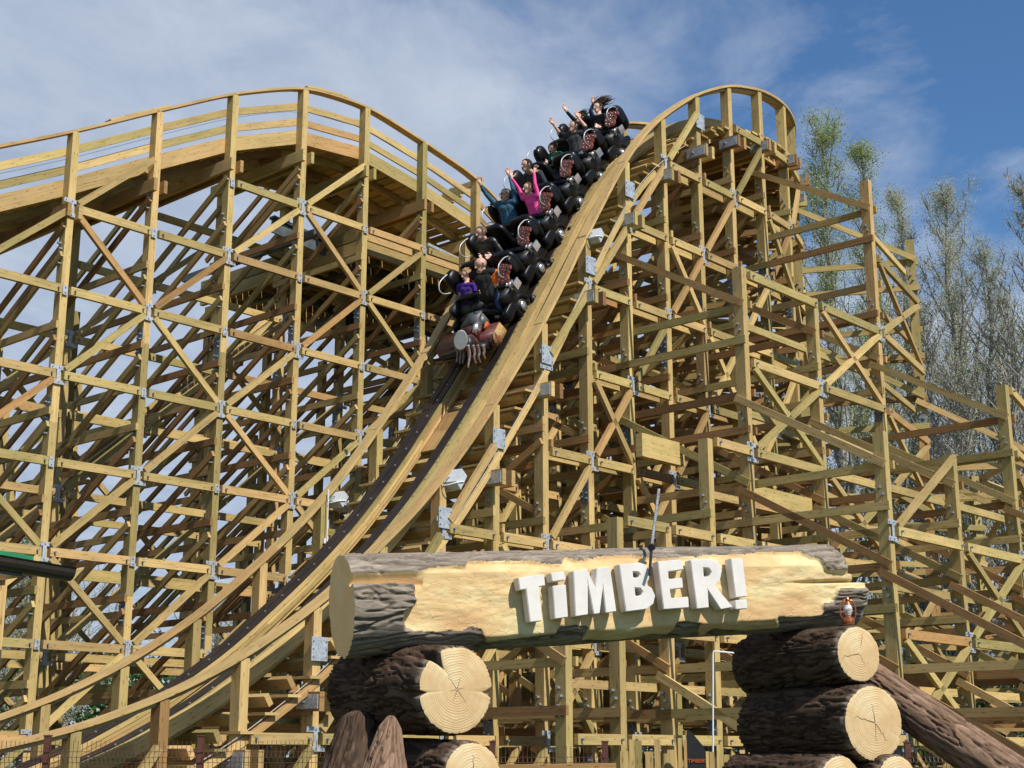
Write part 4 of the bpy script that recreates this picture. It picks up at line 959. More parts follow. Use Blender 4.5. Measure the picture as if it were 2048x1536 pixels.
# the nose: red worn motor with saw disc and claws
def nose():
    root = thing('nose_car', 'worn red motor-shaped nose car with white toothed saw disc and bent claws', 'roller coaster car'); fr = car_frame(5)
    root.matrix_world = fr
    inv = fr.inverted()
    def lp(x, y, w): return inv @ PX(x, y, w)
    def wbox(P, w0, w1, poly, mi=0):
        """polygon given on the near side plane, extruded across the ride"""
        a = [lp(x, y, w0) for x, y in poly]; b = [p + Vector((-(w1 - w0), 0, 0)) for p in a]; n = len(a)
        P.quad(a, [(0, 0)] * n, (.5, .5, 0), mi); P.quad(b[::-1], [(0, 0)] * n, (.5, .5, 0), mi)
        for i in range(n): P.quad([a[i], b[i], b[(i + 1) % n], a[(i + 1) % n]], [(0, 0)] * 4, (.5, .5, 0), mi)
    P = Prim(); wbox(P, 0.86, 2.30, [(999, 642), (1016, 661), (1004, 686), (996, 694), (989, 688), (984, 676), (985, 665)]); carpart('log_drum', P, ['red'], root, .02)
    me = simple('cork_end', (0.36, 0.22, 0.075), .7, 0, .45, 26, bump=.4); M['cork'] = me
    P = Prim(); wbox(P, 0.835, 0.858, [(999.5, 644), (1014, 661), (1003, 684), (997, 690), (991, 686), (987, 676), (987, 667)]); pan = carpart('end_panel', P, ['cork'], root, .003)
    P = Prim(); wbox(P, .825, .834, [(990, 665), (994, 669), (1003, 682), (1001, 685), (992, 674)]); wbox(P, .825, .834, [(996, 674), (1000, 670), (1001, 673), (997, 677)]); carpart('hinge', P, ['brown'], pan)
    P = Prim(); wbox(P, 1.18, 1.56, [(964, 622), (983, 643), (978, 668), (960, 690), (946, 668), (950, 645)]); carpart('motor_block', P, ['red'], root, .025)
    P = Prim(); wbox(P, 1.13, 1.18, [(966, 626), (980, 642), (974, 652), (960, 646)]); wbox(P, 1.2, 1.54, [(964, 619.5), (967, 620), (951, 648), (947, 647)]); carpart('metal_cover', P, ['grey_steel'], root, .006)
    P = Prim(); wbox(P, 1.08, 1.13, [(957, 640), (966, 646), (964, 655), (957, 668), (948, 664), (950, 650)]); carpart('shiny_plate', P, ['chrome'], root, .005)
    P = Prim(); wbox(P, 1.10, 1.14, [(974, 642), (981, 648), (972, 660), (968, 655)]); M['orange'] = simple('orange_patch', (.42, .09, .02), .5, 0, .2, 20); carpart('orange_patch', P, ['orange'], root, .003)
    P = Prim(); c = lp(952.5, 669, 1.06); ell(P, c, (.012, .014, .014)); M['redled'] = simple('red_dot', (.6, .01, .03), .3); carpart('red_light', P, ['redled'], root, 0, True)
    # jaw in front
    P = Prim(); wbox(P, 1.06, 1.24, [(934, 672), (945, 667), (955, 677), (964, 692), (958, 697), (940, 702), (934, 692)]); carpart('jaw', P, ['red'], root, .015)
    P = Prim(); wbox(P, 1.03, 1.06, [(936, 674), (944, 671), (953, 681), (959, 691), (956, 694), (941, 698), (936, 690)]); carpart('jaw_shade_panel', P, ['blackmat'], root, .004)  # solid black panel painting the dark inside of the jaw
    # saw disc, seen at an angle
    cs = lp(922, 680, 1.10); P = Prim(); n = 44; R0 = 0.18
    nrm = (fr.to_3x3().inverted() @ Vector((-.70, -.70, -.12))).normalized(); e1 = nrm.cross(Vector((1, 0, 0))).normalized(); e2 = nrm.cross(e1)
    ring = []
    for k in range(n * 2):
        a = math.pi * k / n; r = R0 * (1.0 if k % 2 else 0.90); ring.append(cs + e1 * r * math.cos(a) + e2 * r * math.sin(a))
    r2 = [p + nrm * .012 for p in ring]; m = len(ring)
    for k in range(m):
        P.quad([cs, ring[k], ring[(k + 1) % m]], [(0, 0)] * 3, (.5, .5, 0)); P.quad([cs + nrm * .012, r2[(k + 1) % m], r2[k]], [(0, 0)] * 3, (.5, .5, 0)); P.quad([ring[k], ring[(k + 1) % m], r2[(k + 1) % m], r2[k]], [(0, 0)] * 4, (.5, .5, 0))
    carpart('saw_disc', P, ['saw'], root)
    # claws
    for x, w, ln in ((964, .92, 26), (954, .96, 32), (945, 1.0, 34), (935, 1.05, 42), (924, 1.3, 34), (918, 1.36, 34), (912, 1.42, 32)):
        P = Prim(); pts = [lp(x, 690, w), lp(x + 4, 690 + ln * .45, w), lp(x + 3, 690 + ln * .75, w), lp(x + 7 if x > 940 else x + 1, 690 + ln * 1.1, w)]
        pts = spline(pts, 5); tube_into(P, pts, [.035 * (1 - .75 * k / len(pts)) + .004 for k in range(len(pts))], seg=8); M['claw'] = M.get('claw') or simple('worn_claw_metal', (.22, .15, .13), .4, .3, .5, 14)
        carpart('claw', P, ['claw'], root, 0, True)
    P = Prim(); wbox(P, .95, 1.95, [(978, 676), (992, 692), (984, 700), (962, 704), (955, 694)]); carpart('underbody', P, ['black'], root, .02)
nose()
# ------------------------------------------------------------------ riders
def skinm(nm, c): 
    m = simple(nm, c, .5, 0, .08, 14); return m
SK = {'fair': skinm('fair_skin', (.66, .40, .30)), 'tan': skinm('tanned_skin', (.56, .32, .22))}
def cloth(nm, c, var=.12): return simple(nm, c, .85, 0, var, 18, bump=.3, spec=.2)
def capsule(P, a, b, ra, rb, seg=12):
    a = Vector(a); b = Vector(b); ax = (b - a); ln = ax.length
    if ln < 1e-5: ax = Z.copy()
    ax = ax.normalized(); n = ax.orthogonal().normalized(); m = ax.cross(n); rows = []
    for k in range(5): t = -math.pi / 2 + math.pi / 2 * k / 4; rows.append((a + ax * ra * math.sin(t), ra * math.cos(t)))
    for k in range(5): t = math.pi / 2 * k / 4; rows.append((b + ax * rb * math.sin(t), rb * math.cos(t)))
    prev = None
    for c, r in rows:
        ring = [c + (n * math.cos(2 * math.pi * j / seg) + m * math.sin(2 * math.pi * j / seg)) * max(r, 1e-4) for j in range(seg)]
        if prev:
            for j in range(seg): P.quad([prev[j], prev[(j + 1) % seg], ring[(j + 1) % seg], ring[j]], [(0, 0)] * 4, (.5, .5, 0))
        prev = ring
def seg_dist(p, a, b):
    ab = b - a; L2 = (ab * ab).sum(); t = np.clip(((p - a) @ ab) / max(L2, 1e-9), 0, 1)[:, None]; return np.linalg.norm(p - (a + t * ab), axis=1)
def person(label, head, hw, shoulders, arms, hips, legs, mats, face, hair=None, hr=0.105, group=None, bulk=1.0, extras=(), vox=0.0095):
    """head: (px,py); shoulders: ((x,y,w),(x,y,w)); arms: list of [(elbow),(wrist),(hand dir px)]; all points picture position + lateral plane"""
    def q(t): return PX(*t)
    H = PX(head[0], head[1], hw); S0, S1 = q(shoulders[0]), q(shoulders[1]); NK = (S0 + S1) / 2; HP = q(hips)
    face = face.normalized(); fu = (H - NK).normalized(); fu = (fu * .5 + Z * .8 - face * ((fu * .5 + Z * .8).dot(face))).normalized(); fr = face.cross(fu)
    caps = []  # a, b, ra, rb, material index  (0 skin, 1 top, 2 trousers, 3 sleeve/other, 4 shoes)
    s = hr / .105
    caps += [(H + fu * .02 * s - face * .012 * s, H + fu * .025 * s - face * .03 * s, hr * .93, hr * .90, 0), (H - fu * .045 * s + face * .022 * s, H - fu * .075 * s + face * .045 * s, hr * .62, hr * .40, 0), (H - fu * .005 * s + face * .085 * s, H - fu * .03 * s + face * .112 * s, .012 * s, .017 * s, 0)]
    for sg in (-1, 1): caps.append((H + fr * sg * hr * .88 - fu * .01, H + fr * sg * hr * .93 + fu * .02, .013 * s, .018 * s, 0))
    caps.append((H - fu * .07 * s - face * .03 * s, NK + fu * .02, .052 * s, .058 * s, 0))
    up = (NK - HP).normalized(); side = (S1 - S0).normalized(); back = side.cross(up)
    rs = .075 * s * bulk
    caps += [(S0 + side * .03, S1 - side * .03, rs, rs, 1)]
    mid = HP.lerp(NK, .5)
    for sg in (-1, 1):
        caps += [(NK + side * sg * .07 * s - up * .10 * s, mid + side * sg * .06 * s, .105 * s * bulk, .095 * s * bulk, 1), (mid + side * sg * .06 * s, HP + side * sg * .07 * s, .095 * s * bulk, .11 * s * bulk, 1)]
    caps += [(NK - up * .13 * s - back * 0, mid, .115 * s * bulk, .11 * s * bulk, 1), (mid, HP, .11 * s * bulk, .12 * s * bulk, 1)]
    for sh, arm in zip((S0, S1), arms):
        el, wr, tip, slv = q(arm[0]), q(arm[1]), q(arm[2]), arm[3]
        caps += [(sh, el, .058 * s * bulk, .043 * s * bulk, 1 if slv >= 0 else 0)]
        if slv == 2: caps[-1] = (sh, sh.lerp(el, .7), .062 * s * bulk, .052 * s * bulk, 3); caps.append((sh.lerp(el, .6), el, .043 * s, .040 * s, 0))
        if slv == 1: caps.append((el, el.lerp(wr, .86), .042 * s * bulk, .033 * s * bulk, 1)); caps.append((el.lerp(wr, .8), wr, .028 * s, .025 * s, 0))
        else: caps.append((el, wr, .038 * s, .025 * s, 0))
        hd = (tip - wr); hl = .175 * s; hd = hd.normalized(); sd = hd.cross(V + U * .3).normalized() if abs(hd.dot(V)) < .9 else hd.cross(Z).normalized(); pn = hd.cross(sd)
        palm = wr + hd * .07 * s
        caps += [(wr + hd * .02, palm + sd * .018 * s, .026 * s, .022 * s, 0), (wr + hd * .02, palm - sd * .018 * s, .024 * s, .022 * s, 0)]
        curl = arm[4] if len(arm) > 4 else .25
        for k, off in enumerate((-.034, -.012, .011, .032)):
            fl = (.070, .083, .078, .060)[k] * s; base = palm + sd * off * s + hd * .012 * s; d1 = (hd + sd * off * 6 * s + pn * curl * .5).normalized(); m1 = base + d1 * fl * .5; d2 = (d1 + pn * curl * 1.4).normalized()
            caps += [(base, m1, .0115 * s, .0105 * s, 0), (m1, m1 + d2 * fl * .55, .0105 * s, .0095 * s, 0)]
        tb = wr + hd * .025 * s - sd * .025 * s; caps += [(tb, tb - sd * .04 * s + hd * .025 * s, .014 * s, .012 * s, 0), (tb - sd * .04 * s + hd * .025 * s, tb - sd * .052 * s + hd * .055 * s, .012 * s, .010 * s, 0)]
    for sg, lg in zip((-1, 1), legs):
        kn, ft = q(lg[0]), q(lg[1]); hpj = HP + side * sg * .10 * s
        caps += [(hpj, kn, .088 * s * bulk, .062 * s, 2), (kn, ft, .060 * s, .042 * s, 2), (ft, ft + Vector((-U.x, -U.y, -.3)).normalized() * .14 * s, .042 * s, .036 * s, 4)]
    P = Prim()
    for a, b, ra, rb, m in caps: capsule(P, a, b, ra, rb)
    me = prim_mesh('body', [P], []); ob = bpy.data.objects.new('tmp', me); COL.objects.link(ob)
    md = ob.modifiers.new('r', 'REMESH'); md.mode = 'VOXEL'; md.voxel_size = vox; md.use_smooth_shade = True
    ms = ob.modifiers.new('s', 'SMOOTH'); ms.factor = .5; ms.iterations = 2
    dg = bpy.context.evaluated_depsgraph_get(); dg.update(); m2 = bpy.data.meshes.new_from_object(ob.evaluated_get(dg)); bpy.data.objects.remove(ob); bpy.data.meshes.remove(me); m2.name = 'body'
    n = len(m2.vertices); co = np.zeros(n * 3); m2.vertices.foreach_get('co', co); co = co.reshape(-1, 3)
    best = np.full(n, 1e9); idx = np.zeros(n, int)
    for a, b, ra, rb, m in caps:
        dd = seg_dist(co, np.array(a), np.array(b)) - (ra + rb) / 2; w_ = dd < best; best[w_] = dd[w_]; idx[w_] = m
    pol = np.zeros(len(m2.polygons), int); lt = np.zeros(len(m2.polygons), int); ls = np.zeros(len(m2.polygons), int); m2.polygons.foreach_get('loop_start', ls)
    lv = np.zeros(len(m2.loops), int); m2.loops.foreach_get('vertex_index', lv); pol = idx[lv[ls]]
    m2.materials.clear()
    for mm in mats: m2.materials.append(mm)
    m2.polygons.foreach_set('material_index', pol.astype(np.int32)); smooth(m2)
    root = thing('person', label, 'person', tuple(HP), group); mkobj('body', m2, root)
    # face details
    P = Prim()
    for sg in (-1, 1): ell(P, H + fr * sg * .034 * s + fu * .012 * s + face * hr * .80, (.0085 * s,) * 3, nu=8, nv=6)
    me = prim_mesh('eyes', [P], [M['blackmat']]); mkobj('eyes', me, root)
    P = Prim(); c = H - fu * .062 * s + face * .076 * s
    ring = [c + fr * .026 * s * math.cos(t) + fu * (.020 * s if 'open' in extras else .008 * s) * math.sin(t) for t in np.linspace(0, 2 * math.pi, 13)[:-1]]
    P.quad([p + face * .014 for p in ring], [(0, 0)] * 12, (.5, .5, 0))
    for k in range(12): P.quad([ring[k], ring[(k + 1) % 12], ring[(k + 1) % 12] + face * .014, ring[k] + face * .014], [(0, 0)] * 4, (.5, .5, 0))
    M['mouth'] = M.get('mouth') or simple('mouth', (.10, .02, .02), .5); mkobj('mouth', prim_mesh('mouth', [P], [M['mouth']]), root)
    if 'glasses' in extras:
        P = Prim()
        for sg in (-1, 1):
            cc = H + fr * sg * .036 * s + fu * .012 * s + face * (hr * .93); tube_into(P, [cc + fr * .026 * math.cos(t) + fu * .020 * math.sin(t) for t in np.linspace(0, 2 * math.pi, 12)], .0035, seg=5)
            tube_into(P, [cc + fr * sg * .026, H + fr * sg * hr * .95], .003, seg=5)
        mkobj('glasses', prim_mesh('glasses', [P], [M['blackmat']]), root)
    if hair:
        kind, hcol = hair; hm = cloth('hair_' + kind, hcol, .3); P = Prim(); nu, nv = 24, 12; rows = []
        for i in range(nv + 1):
            ph = math.radians(92) * i / nv; row = []
            for j in range(nu):
                t = 2 * math.pi * j / nu; dr = fu * math.cos(ph) + (face * math.cos(t) + fr * math.sin(t)) * math.sin(ph)
                frontness = dr.dot(face); lim = 1.0 if frontness < .25 else max(0, 1 - (frontness - .25) * 1.1)
                rr = hr * (1.035 if kind == 'short' else 1.12) + random.uniform(0, .012 if kind != 'short' else .004)
                if frontness > .60 and dr.dot(fu) < .74: rr = hr * .80
                if dr.dot(face) < -.2: dr = (dr - fu * .25).normalized()
                row.append(H + fu * .02 * s - face * .02 * s + dr * rr)
            rows.append(row)
        for i in range(nv):
            for j in range(nu): j2 = (j + 1) % nu; P.quad([rows[i][j], rows[i][j2], rows[i + 1][j2], rows[i + 1][j]], [(0, 0)] * 4, (.5, .5, 0))
        if kind in ('long', 'wild', 'tousled'):
            rs_ = random.Random(5); nst = {'long': 150, 'wild': 80, 'tousled': 70}[kind]; lnn = {'long': .36, 'wild': .17, 'tousled': .075}[kind]
            wind = (U * .6 - V * .42 + Z * (.42 if kind == 'long' else .7)).normalized()
            for _ in range(nst):
                t = rs_.uniform(0, 2 * math.pi); ph = rs_.uniform(.1, 1.35); dr = fu * math.cos(ph) + (face * math.cos(t) + fr * math.sin(t)) * math.sin(ph)
                if dr.dot(face) > .5: continue
                p = H + fu * .02 * s - face * .02 * s + dr * hr; pts = [p]; dirv = dr.copy(); L_ = lnn * rs_.uniform(.4, 1.0)
                for k in range(6):
                    dirv = (dirv * .6 + wind * .6 + Vector((rs_.uniform(-.35, .35), rs_.uniform(-.35, .35), rs_.uniform(-.35, .35)))).normalized(); p = p + dirv * L_ / 6; pts.append(p)
                tube_into(P, pts, [.010, .010, .009, .008, .006, .004, .001], seg=4)
        me = prim_mesh('hair', [P], [hm]); weld_smooth(me); mkobj('hair', me, root)
    return root
FWD = Vector((-U.x, -U.y, 0))
def fdir(yaw, pitch): 
    a = math.radians(42 + 180 + yaw); return Vector((math.sin(a) * math.cos(math.radians(pitch)), math.cos(a) * math.cos(math.radians(pitch)), math.sin(math.radians(pitch))))
shoe = cloth('dark_shoe', (.02, .02, .02)); C = cloth
gr = 'riders on the coaster train'
# row 6
person('blond child in a purple top leaning forward in the front car', (931, 550), 1.85, ((918, 572, 2.02), (949, 571, 1.68)), [[(917, 588, 2.05), (924, 586, 2.0), (922, 590, 2.0), 1], [(952, 586, 1.62), (944, 582, 1.65), (943, 588, 1.65), 1]], (936, 596, 1.85), [[(930, 618, 2.0), (936, 640, 2.0)], [(944, 615, 1.72), (950, 638, 1.72)]],
       [SK['fair'], C('purple_cloth', (.055, .02, .19)), C('dark_trousers', (.02, .022, .035)), C('p2', (.055, .02, .19)), shoe], fdir(8, -18), ('tousled', (.36, .22, .11)), hr=.092, group=gr)
person('bald man in a dark vest with orange sleeves in the front car', (960, 530), 1.2, ((944, 551, 1.42), (989, 545, .98)), [[(966, 572, 1.46), (970, 578, 1.28), (974, 586, 1.25), 2], [(992, 570, .96), (972, 572, 1.16), (966, 580, 1.2), 2]], (977, 590, 1.15), [[(972, 600, 1.34), (981, 632, 1.34)], [(993, 592, 1.0), (1003, 634, 1.0)]],
       [SK['tan'], C('black_vest', (.018, .016, .016)), C('blue_jeans', (.035, .06, .125)), C('orange_sleeve', (.85, .17, .02)), shoe], fdir(10, -22), None, hr=.118, group=gr, bulk=1.1)
# row 5
person('man in a shiny black jacket riding alone above the bald man', (961, 466), 1.62, ((958, 486, 1.85), (987, 482, 1.45)), [[(966, 506, 1.9), (964, 512, 1.75), (960, 516, 1.7), 1, .1], [(1003, 503, 1.36), (985, 512, 1.5), (970, 514, 1.56), 1, .1]], (985, 522, 1.65), [[(975, 528, 1.8), (985, 545, 1.8)], [(992, 526, 1.5), (998, 545, 1.5)]],
       [SK['fair'], simple('black_leather', (.012, .012, .013), .35, 0, .2, 20, bump=.5), C('dk_trousers', (.015, .015, .018)), C('bl2', (.012, .012, .013)), shoe], fdir(8, -20), ('short', (.14, .085, .05)), hr=.108, group=gr, bulk=1.1)
# row 4
person('man in glasses and a blue patterned shirt with both arms raised', (1010, 390), 1.78, ((992, 410, 2.02), (1031, 404, 1.58)), [[(972, 388, 2.12), (961, 370, 2.15), (957, 359, 2.15), 1], [(1025, 372, 1.6), (1019, 352, 1.7), (1014, 341, 1.72), 1]], (1022, 446, 1.75), [[(1012, 452, 1.9), (1018, 470, 1.9)], [(1030, 452, 1.62), (1036, 470, 1.62)]],
       [SK['tan'], simple('blue_patterned_cloth', (.022, .085, .14), .8, 0, .8, 40), C('dkt', (.02, .02, .03)), C('b3', (.02, .07, .12)), shoe], fdir(14, -6), ('short', (.13, .12, .11)), hr=.112, group=gr, extras=('glasses', 'open'))
person('laughing woman in a bright pink shirt with both arms raised', (1055, 377), 1.18, ((1046, 397, 1.40), (1076, 391, 1.0)), [[(1038, 378, 1.45), (1023, 356, 1.5), (1021, 341, 1.52), 1], [(1070, 368, 1.0), (1068, 344, 1.02), (1071, 333, 1.0), 1, .9]], (1073, 430, 1.15), [[(1060, 440, 1.32), (1075, 476, 1.32)], [(1078, 448, 1.0), (1086, 482, 1.0)]],
       [SK['fair'], C('pink_cloth', (.85, .085, .33)), C('blue_jeans_light', (.055, .13, .27)), C('pk', (.85, .085, .33)), shoe], fdir(14, -6), ('short', (.12, .06, .035)), hr=.102, group=gr, extras=('open',), bulk=.9)
# row 3
person('dark-haired man in a grey jacket leaning forward above the pink woman', (1052, 331), 1.60, ((1053, 352, 1.85), (1080, 347, 1.45)), [[(1054, 374, 1.9), (1058, 384, 1.8), (1054, 388, 1.75), 1], [(1092, 368, 1.36), (1080, 380, 1.45), (1070, 382, 1.5), 1]], (1078, 388, 1.62), [[(1068, 396, 1.8), (1075, 412, 1.8)], [(1085, 394, 1.5), (1090, 412, 1.5)]],
       [SK['fair'], C('grey_jacket', (.035, .038, .042)), C('dkt3', (.02, .02, .02)), C('gj', (.035, .038, .042)), shoe], fdir(12, -12), ('short', (.025, .018, .014)), hr=.112, group=gr, extras=('open',), bulk=1.1)
# row 2
person('small child in a green top with brown hair blown upward', (1105, 297), 1.82, ((1101, 311, 1.98), (1122, 308, 1.70)), [[(1100, 320, 2.0), (1097, 322, 1.95), (1094, 324, 1.95), 1], [(1127, 318, 1.62), (1114, 318, 1.72), (1108, 318, 1.75), 1]], (1116, 330, 1.82), [[(1108, 334, 1.95), (1112, 346, 1.95)], [(1122, 332, 1.7), (1126, 346, 1.7)]],
       [SK['fair'], C('green_cloth', (.012, .16, .085)), C('dkt4', (.02, .02, .03)), C('gc', (.012, .16, .085)), shoe], fdir(10, -20), ('tousled', (.10, .05, .028)), hr=.088, group=gr, extras=('open',))
person('shouting young man in a black plaid shirt with both arms raised', (1146, 254), 1.20, ((1131, 272, 1.46), (1168, 266, 1.0)), [[(1120, 267, 1.58), (1108, 250, 1.62), (1099, 238, 1.64), 2], [(1170, 252, .96), (1158, 237, 1.06), (1149, 220, 1.12), 2]], (1156, 306, 1.18), [[(1150, 322, 1.3), (1160, 340, 1.3)], [(1158, 325, 1.05), (1168, 358, 1.05)]],
       [SK['tan'], simple('plaid_cloth', (.03, .03, .034), .85, 0, .95, 34), C('grey_jeans', (.085, .10, .12)), C('blk', (.015, .015, .017)), shoe], fdir(10, 2), ('short', (.015, .011, .009)), hr=.112, group=gr, extras=('open',))
# row 1
person('dark-haired rider in navy with raised arms half hidden behind the plaid shirt', (1160, 237), 1.82, ((1160, 249, 2.0), (1188, 240, 1.58)), [[(1145, 236, 2.06), (1133, 223, 2.1), (1126, 211, 2.12), 1], [(1181, 222, 1.6), (1186, 209, 1.58), (1186, 197, 1.56), 1]], (1182, 276, 1.8), [[(1176, 284, 1.9), (1182, 296, 1.9)], [(1190, 284, 1.68), (1194, 296, 1.68)]],
       [SK['fair'], C('navy_cloth', (.012, .016, .032)), C('dkt5', (.02, .02, .03)), C('nv', (.012, .016, .032)), shoe], fdir(12, 4), ('wild', (.02, .014, .011)), hr=.110, group=gr)
person('woman in light jeans with long dark hair flying up at the back of the train', (1195, 216), 1.22, ((1184, 238, 1.42), (1212, 232, 1.0)), [[(1189, 254, 1.4), (1196, 256, 1.3), (1200, 255, 1.25), 1], [(1214, 252, .98), (1204, 256, 1.1), (1198, 254, 1.15), 1]], (1208, 268, 1.15), [[(1188, 281, 1.32), (1198, 300, 1.32)], [(1203, 281, 1.05), (1213, 307, 1.05)]],
       [SK['fair'], C('black_top', (.016, .016, .018)), C('light_jeans', (.30, .43, .60)), C('bt', (.016, .016, .018)), shoe], fdir(0, -4), ('long', (.040, .022, .016)), hr=.108, group=gr, bulk=.9)

# ------------------------------------------------------------------ trees
def leaf_mat(name, c0, c1):
    m, nt, b = newmat(name); at = N(nt, 'ShaderNodeAttribute', attribute_name='tone'); sp = N(nt, 'ShaderNodeSeparateColor'); L(nt, at.outputs['Color'], sp.inputs[0])
    L(nt, mixc(nt, sp.outputs[0], c0, c1), b.inputs['Base Color']); b.inputs['Roughness'].default_value = .7; b.inputs['Specular IOR Level'].default_value = .2
    tr = N(nt, 'ShaderNodeBsdfTranslucent'); L(nt, mixc(nt, sp.outputs[0], c0, c1), tr.inputs[0]); ms = N(nt, 'ShaderNodeMixShader'); ms.inputs[0].default_value = .35
    L(nt, b.outputs[0], ms.inputs[1]); L(nt, tr.outputs[0], ms.inputs[2]); L(nt, ms.outputs[0], nt.nodes['Material Output'].inputs[0]); return m
M['leaf_pale'] = leaf_mat('pale_spring_leaves', (.29, .31, .19), (.54, .54, .38))
M['leaf_green'] = leaf_mat('fresh_green_leaves', (.20, .25, .09), (.42, .47, .21))
M['leaf_dark'] = leaf_mat('dark_green_leaves', (.02, .05, .012), (.06, .12, .025))
def birch():
    m, nt, b = newmat('grey_tree_bark'); t = N(nt, 'ShaderNodeTexCoord'); mp = N(nt, 'ShaderNodeMapping'); mp.inputs['Scale'].default_value = (2, 2, 5); L(nt, t.outputs['Object'], mp.inputs[0])
    n = N(nt, 'ShaderNodeTexNoise', inp={'Scale': 2.0, 'Detail': 5, 'Roughness': .7}); L(nt, mp.outputs[0], n.inputs['Vector'])
    L(nt, ramp(nt, n.outputs[0], [(.38, (.06, .055, .05)), (.5, (.24, .23, .20)), (.7, (.40, .39, .35))]), b.inputs['Base Color']); b.inputs['Roughness'].default_value = .9; return m
M['birch'] = birch(); M['twig'] = simple('twig_bark', (.27, .245, .21), .9, 0, .3, 3)
def numpy_tris(name, pts, tone, mat):
    """pts (n,k,3) separate polygons"""
    n, k = pts.shape[:2]; me = bpy.data.meshes.new(name); me.vertices.add(n * k); me.vertices.foreach_set('co', pts.reshape(-1).astype(np.float32))
    me.loops.add(n * k); me.loops.foreach_set('vertex_index', np.arange(n * k, dtype=np.int32)); me.polygons.add(n)
    me.polygons.foreach_set('loop_start', np.arange(0, n * k, k, dtype=np.int32)); me.polygons.foreach_set('loop_total', np.full(n, k, np.int32)); me.update(calc_edges=True)
    ca = me.color_attributes.new('tone', 'FLOAT_COLOR', 'CORNER'); t = np.zeros((n, k, 4)); t[..., 0] = tone[:, None]; t[..., 3] = 1; ca.data.foreach_set('color', t.reshape(-1).astype(np.float32)); me.materials.append(mat); return me
def tree(label, base, h, spread, leafmat, nleaf, leafs, seed, nlimb=46, first=.18, up=.62, group='trees beyond the coaster', name='poplar_tree', twigs=9, lean=(0, 0), cat='tree', tr=None):
    rs = random.Random(seed); rg = np.random.default_rng(seed); base = Vector(base); root = thing(name, label, cat, tuple(base), group)
    tr = tr or h * .011; P = Prim(); n = 12; pts = []
    for k in range(n + 1):
        f = k / n; pts.append(base + Vector((lean[0] * f + rs.uniform(-.1, .1) * f * 2, lean[1] * f + rs.uniform(-.1, .1), h * .97 * f)))
    tube_into(P, pts, [tr * (1 - .93 * k / n) + .012 for k in range(n + 1)], seg=8); me = prim_mesh('trunk', [P], [M['birch']]); smooth(me); mkobj('trunk', me, root)
    PL = Prim(); tips = []
    def at(f): i = min(int(f * n), n - 1); return pts[i].lerp(pts[i + 1], f * n - i)
    for i in range(nlimb):
        f = first + (1 - first) * ((i + rs.random()) / nlimb) ** .9; p0 = at(min(f, .97)); az = rs.uniform(0, 2 * math.pi)
        ln = spread * (1.08 - .86 * f ** 2.4) * rs.uniform(.55, 1.15) * (1.0 if f > .3 else .8); d = Vector((math.cos(az), math.sin(az), 0)); q = [p0]; dirv = (d + Z * up).normalized(); p = p0.copy()
        for k in range(5):
            dirv = (dirv + Z * .16 + Vector((rs.uniform(-.2, .2), rs.uniform(-.2, .2), rs.uniform(-.1, .1)))).normalized(); p = p + dirv * ln * 1.25 / 5; q.append(p.copy())
        r0 = tr * (1 - f) * .45 + .018; tube_into(PL, q, [r0, r0 * .8, r0 * .6, r0 * .45, r0 * .3, .006], seg=5, cap=False)
        for t in range(twigs):
            k = rs.randrange(1, 6); s = q[k] if k < 5 else q[5]; s = q[k - 1].lerp(q[k], rs.random()); td = (dirv * .7 + Vector((rs.uniform(-1, 1), rs.uniform(-1, 1), rs.uniform(.0, 1)))).normalized(); tl = ln * rs.uniform(.15, .42)
            e = s + td * tl; m_ = s.lerp(e, .5) + Vector((rs.uniform(-.1, .1), rs.uniform(-.1, .1), rs.uniform(0, .1))) * tl; tube_into(PL, [s, m_, e], [.017, .013, .006], seg=3, cap=False); tips.append((s, e))
    mkobj('limbs', prim_mesh('limbs', [PL], [M['twig']]), root)
    if nleaf:
        nleaf = int(nleaf * 1.7); leafs *= .66
        A = np.array([a for a, b in tips]); B = np.array([b for a, b in tips]); w = rg.random(len(tips)) + .15; w /= w.sum()
        k = rg.choice(len(tips), nleaf, p=w); t = rg.random(nleaf)[:, None]; c = A[k] + (B[k] - A[k]) * (0.15 + t) + rg.normal(0, 1, (nleaf, 3)) * leafs * 5.5
        a = rg.normal(0, 1, (nleaf, 3)); a /= np.linalg.norm(a, axis=1)[:, None]; b = np.cross(a, rg.normal(0, 1, (nleaf, 3))); b /= np.linalg.norm(b, axis=1)[:, None]
        sz = leafs * rg.uniform(.5, 1.3, (nleaf, 1)); pts_ = np.stack([c - a * sz, c + b * sz * .6, c + a * sz, c - b * sz * .6], 1)
        tone = np.clip(rg.normal(.5, .22, nleaf) + (w[k] / w.max() - .3) * .3, 0, 1); mkobj('crown', numpy_tris('crown', pts_, tone, M[leafmat]), root)
    return root
def tree_at(label, px_, ytop, Y, spread, leafmat, nleaf, leafs, seed, **kw):
    top = PY(px_, ytop, Y); return tree(label, (top.x, Y, 0), top.z, spread, leafmat, nleaf, leafs, seed, **kw)
tree_at('tall greener poplar whose crown rises just right of the crest', 1640, 222, 46, 3.5, 'leaf_green', 23400, 0.046, 1, nlimb=65, up=1.5)
tree_at('second greenish poplar stem beside the tall one, slightly shorter', 1722, 250, 48, 3.1, 'leaf_green', 16900, 0.046, 2, nlimb=54, up=1.6)
tree_at('pale round-topped poplar with silvery buds left of the far pair', 1790, 352, 50, 2.7, 'leaf_pale', 16900, 0.043, 3, nlimb=65, up=1.2)
tree_at('pale wide poplar rising in the middle of the right-hand row', 1880, 345, 49, 3.4, 'leaf_pale', 23400, 0.043, 4, nlimb=87, up=1.1)
tree_at('lower pale poplar filling the gap beside the wide one', 1960, 462, 47, 2.9, 'leaf_pale', 14300, 0.040, 5, nlimb=76, up=1.1)
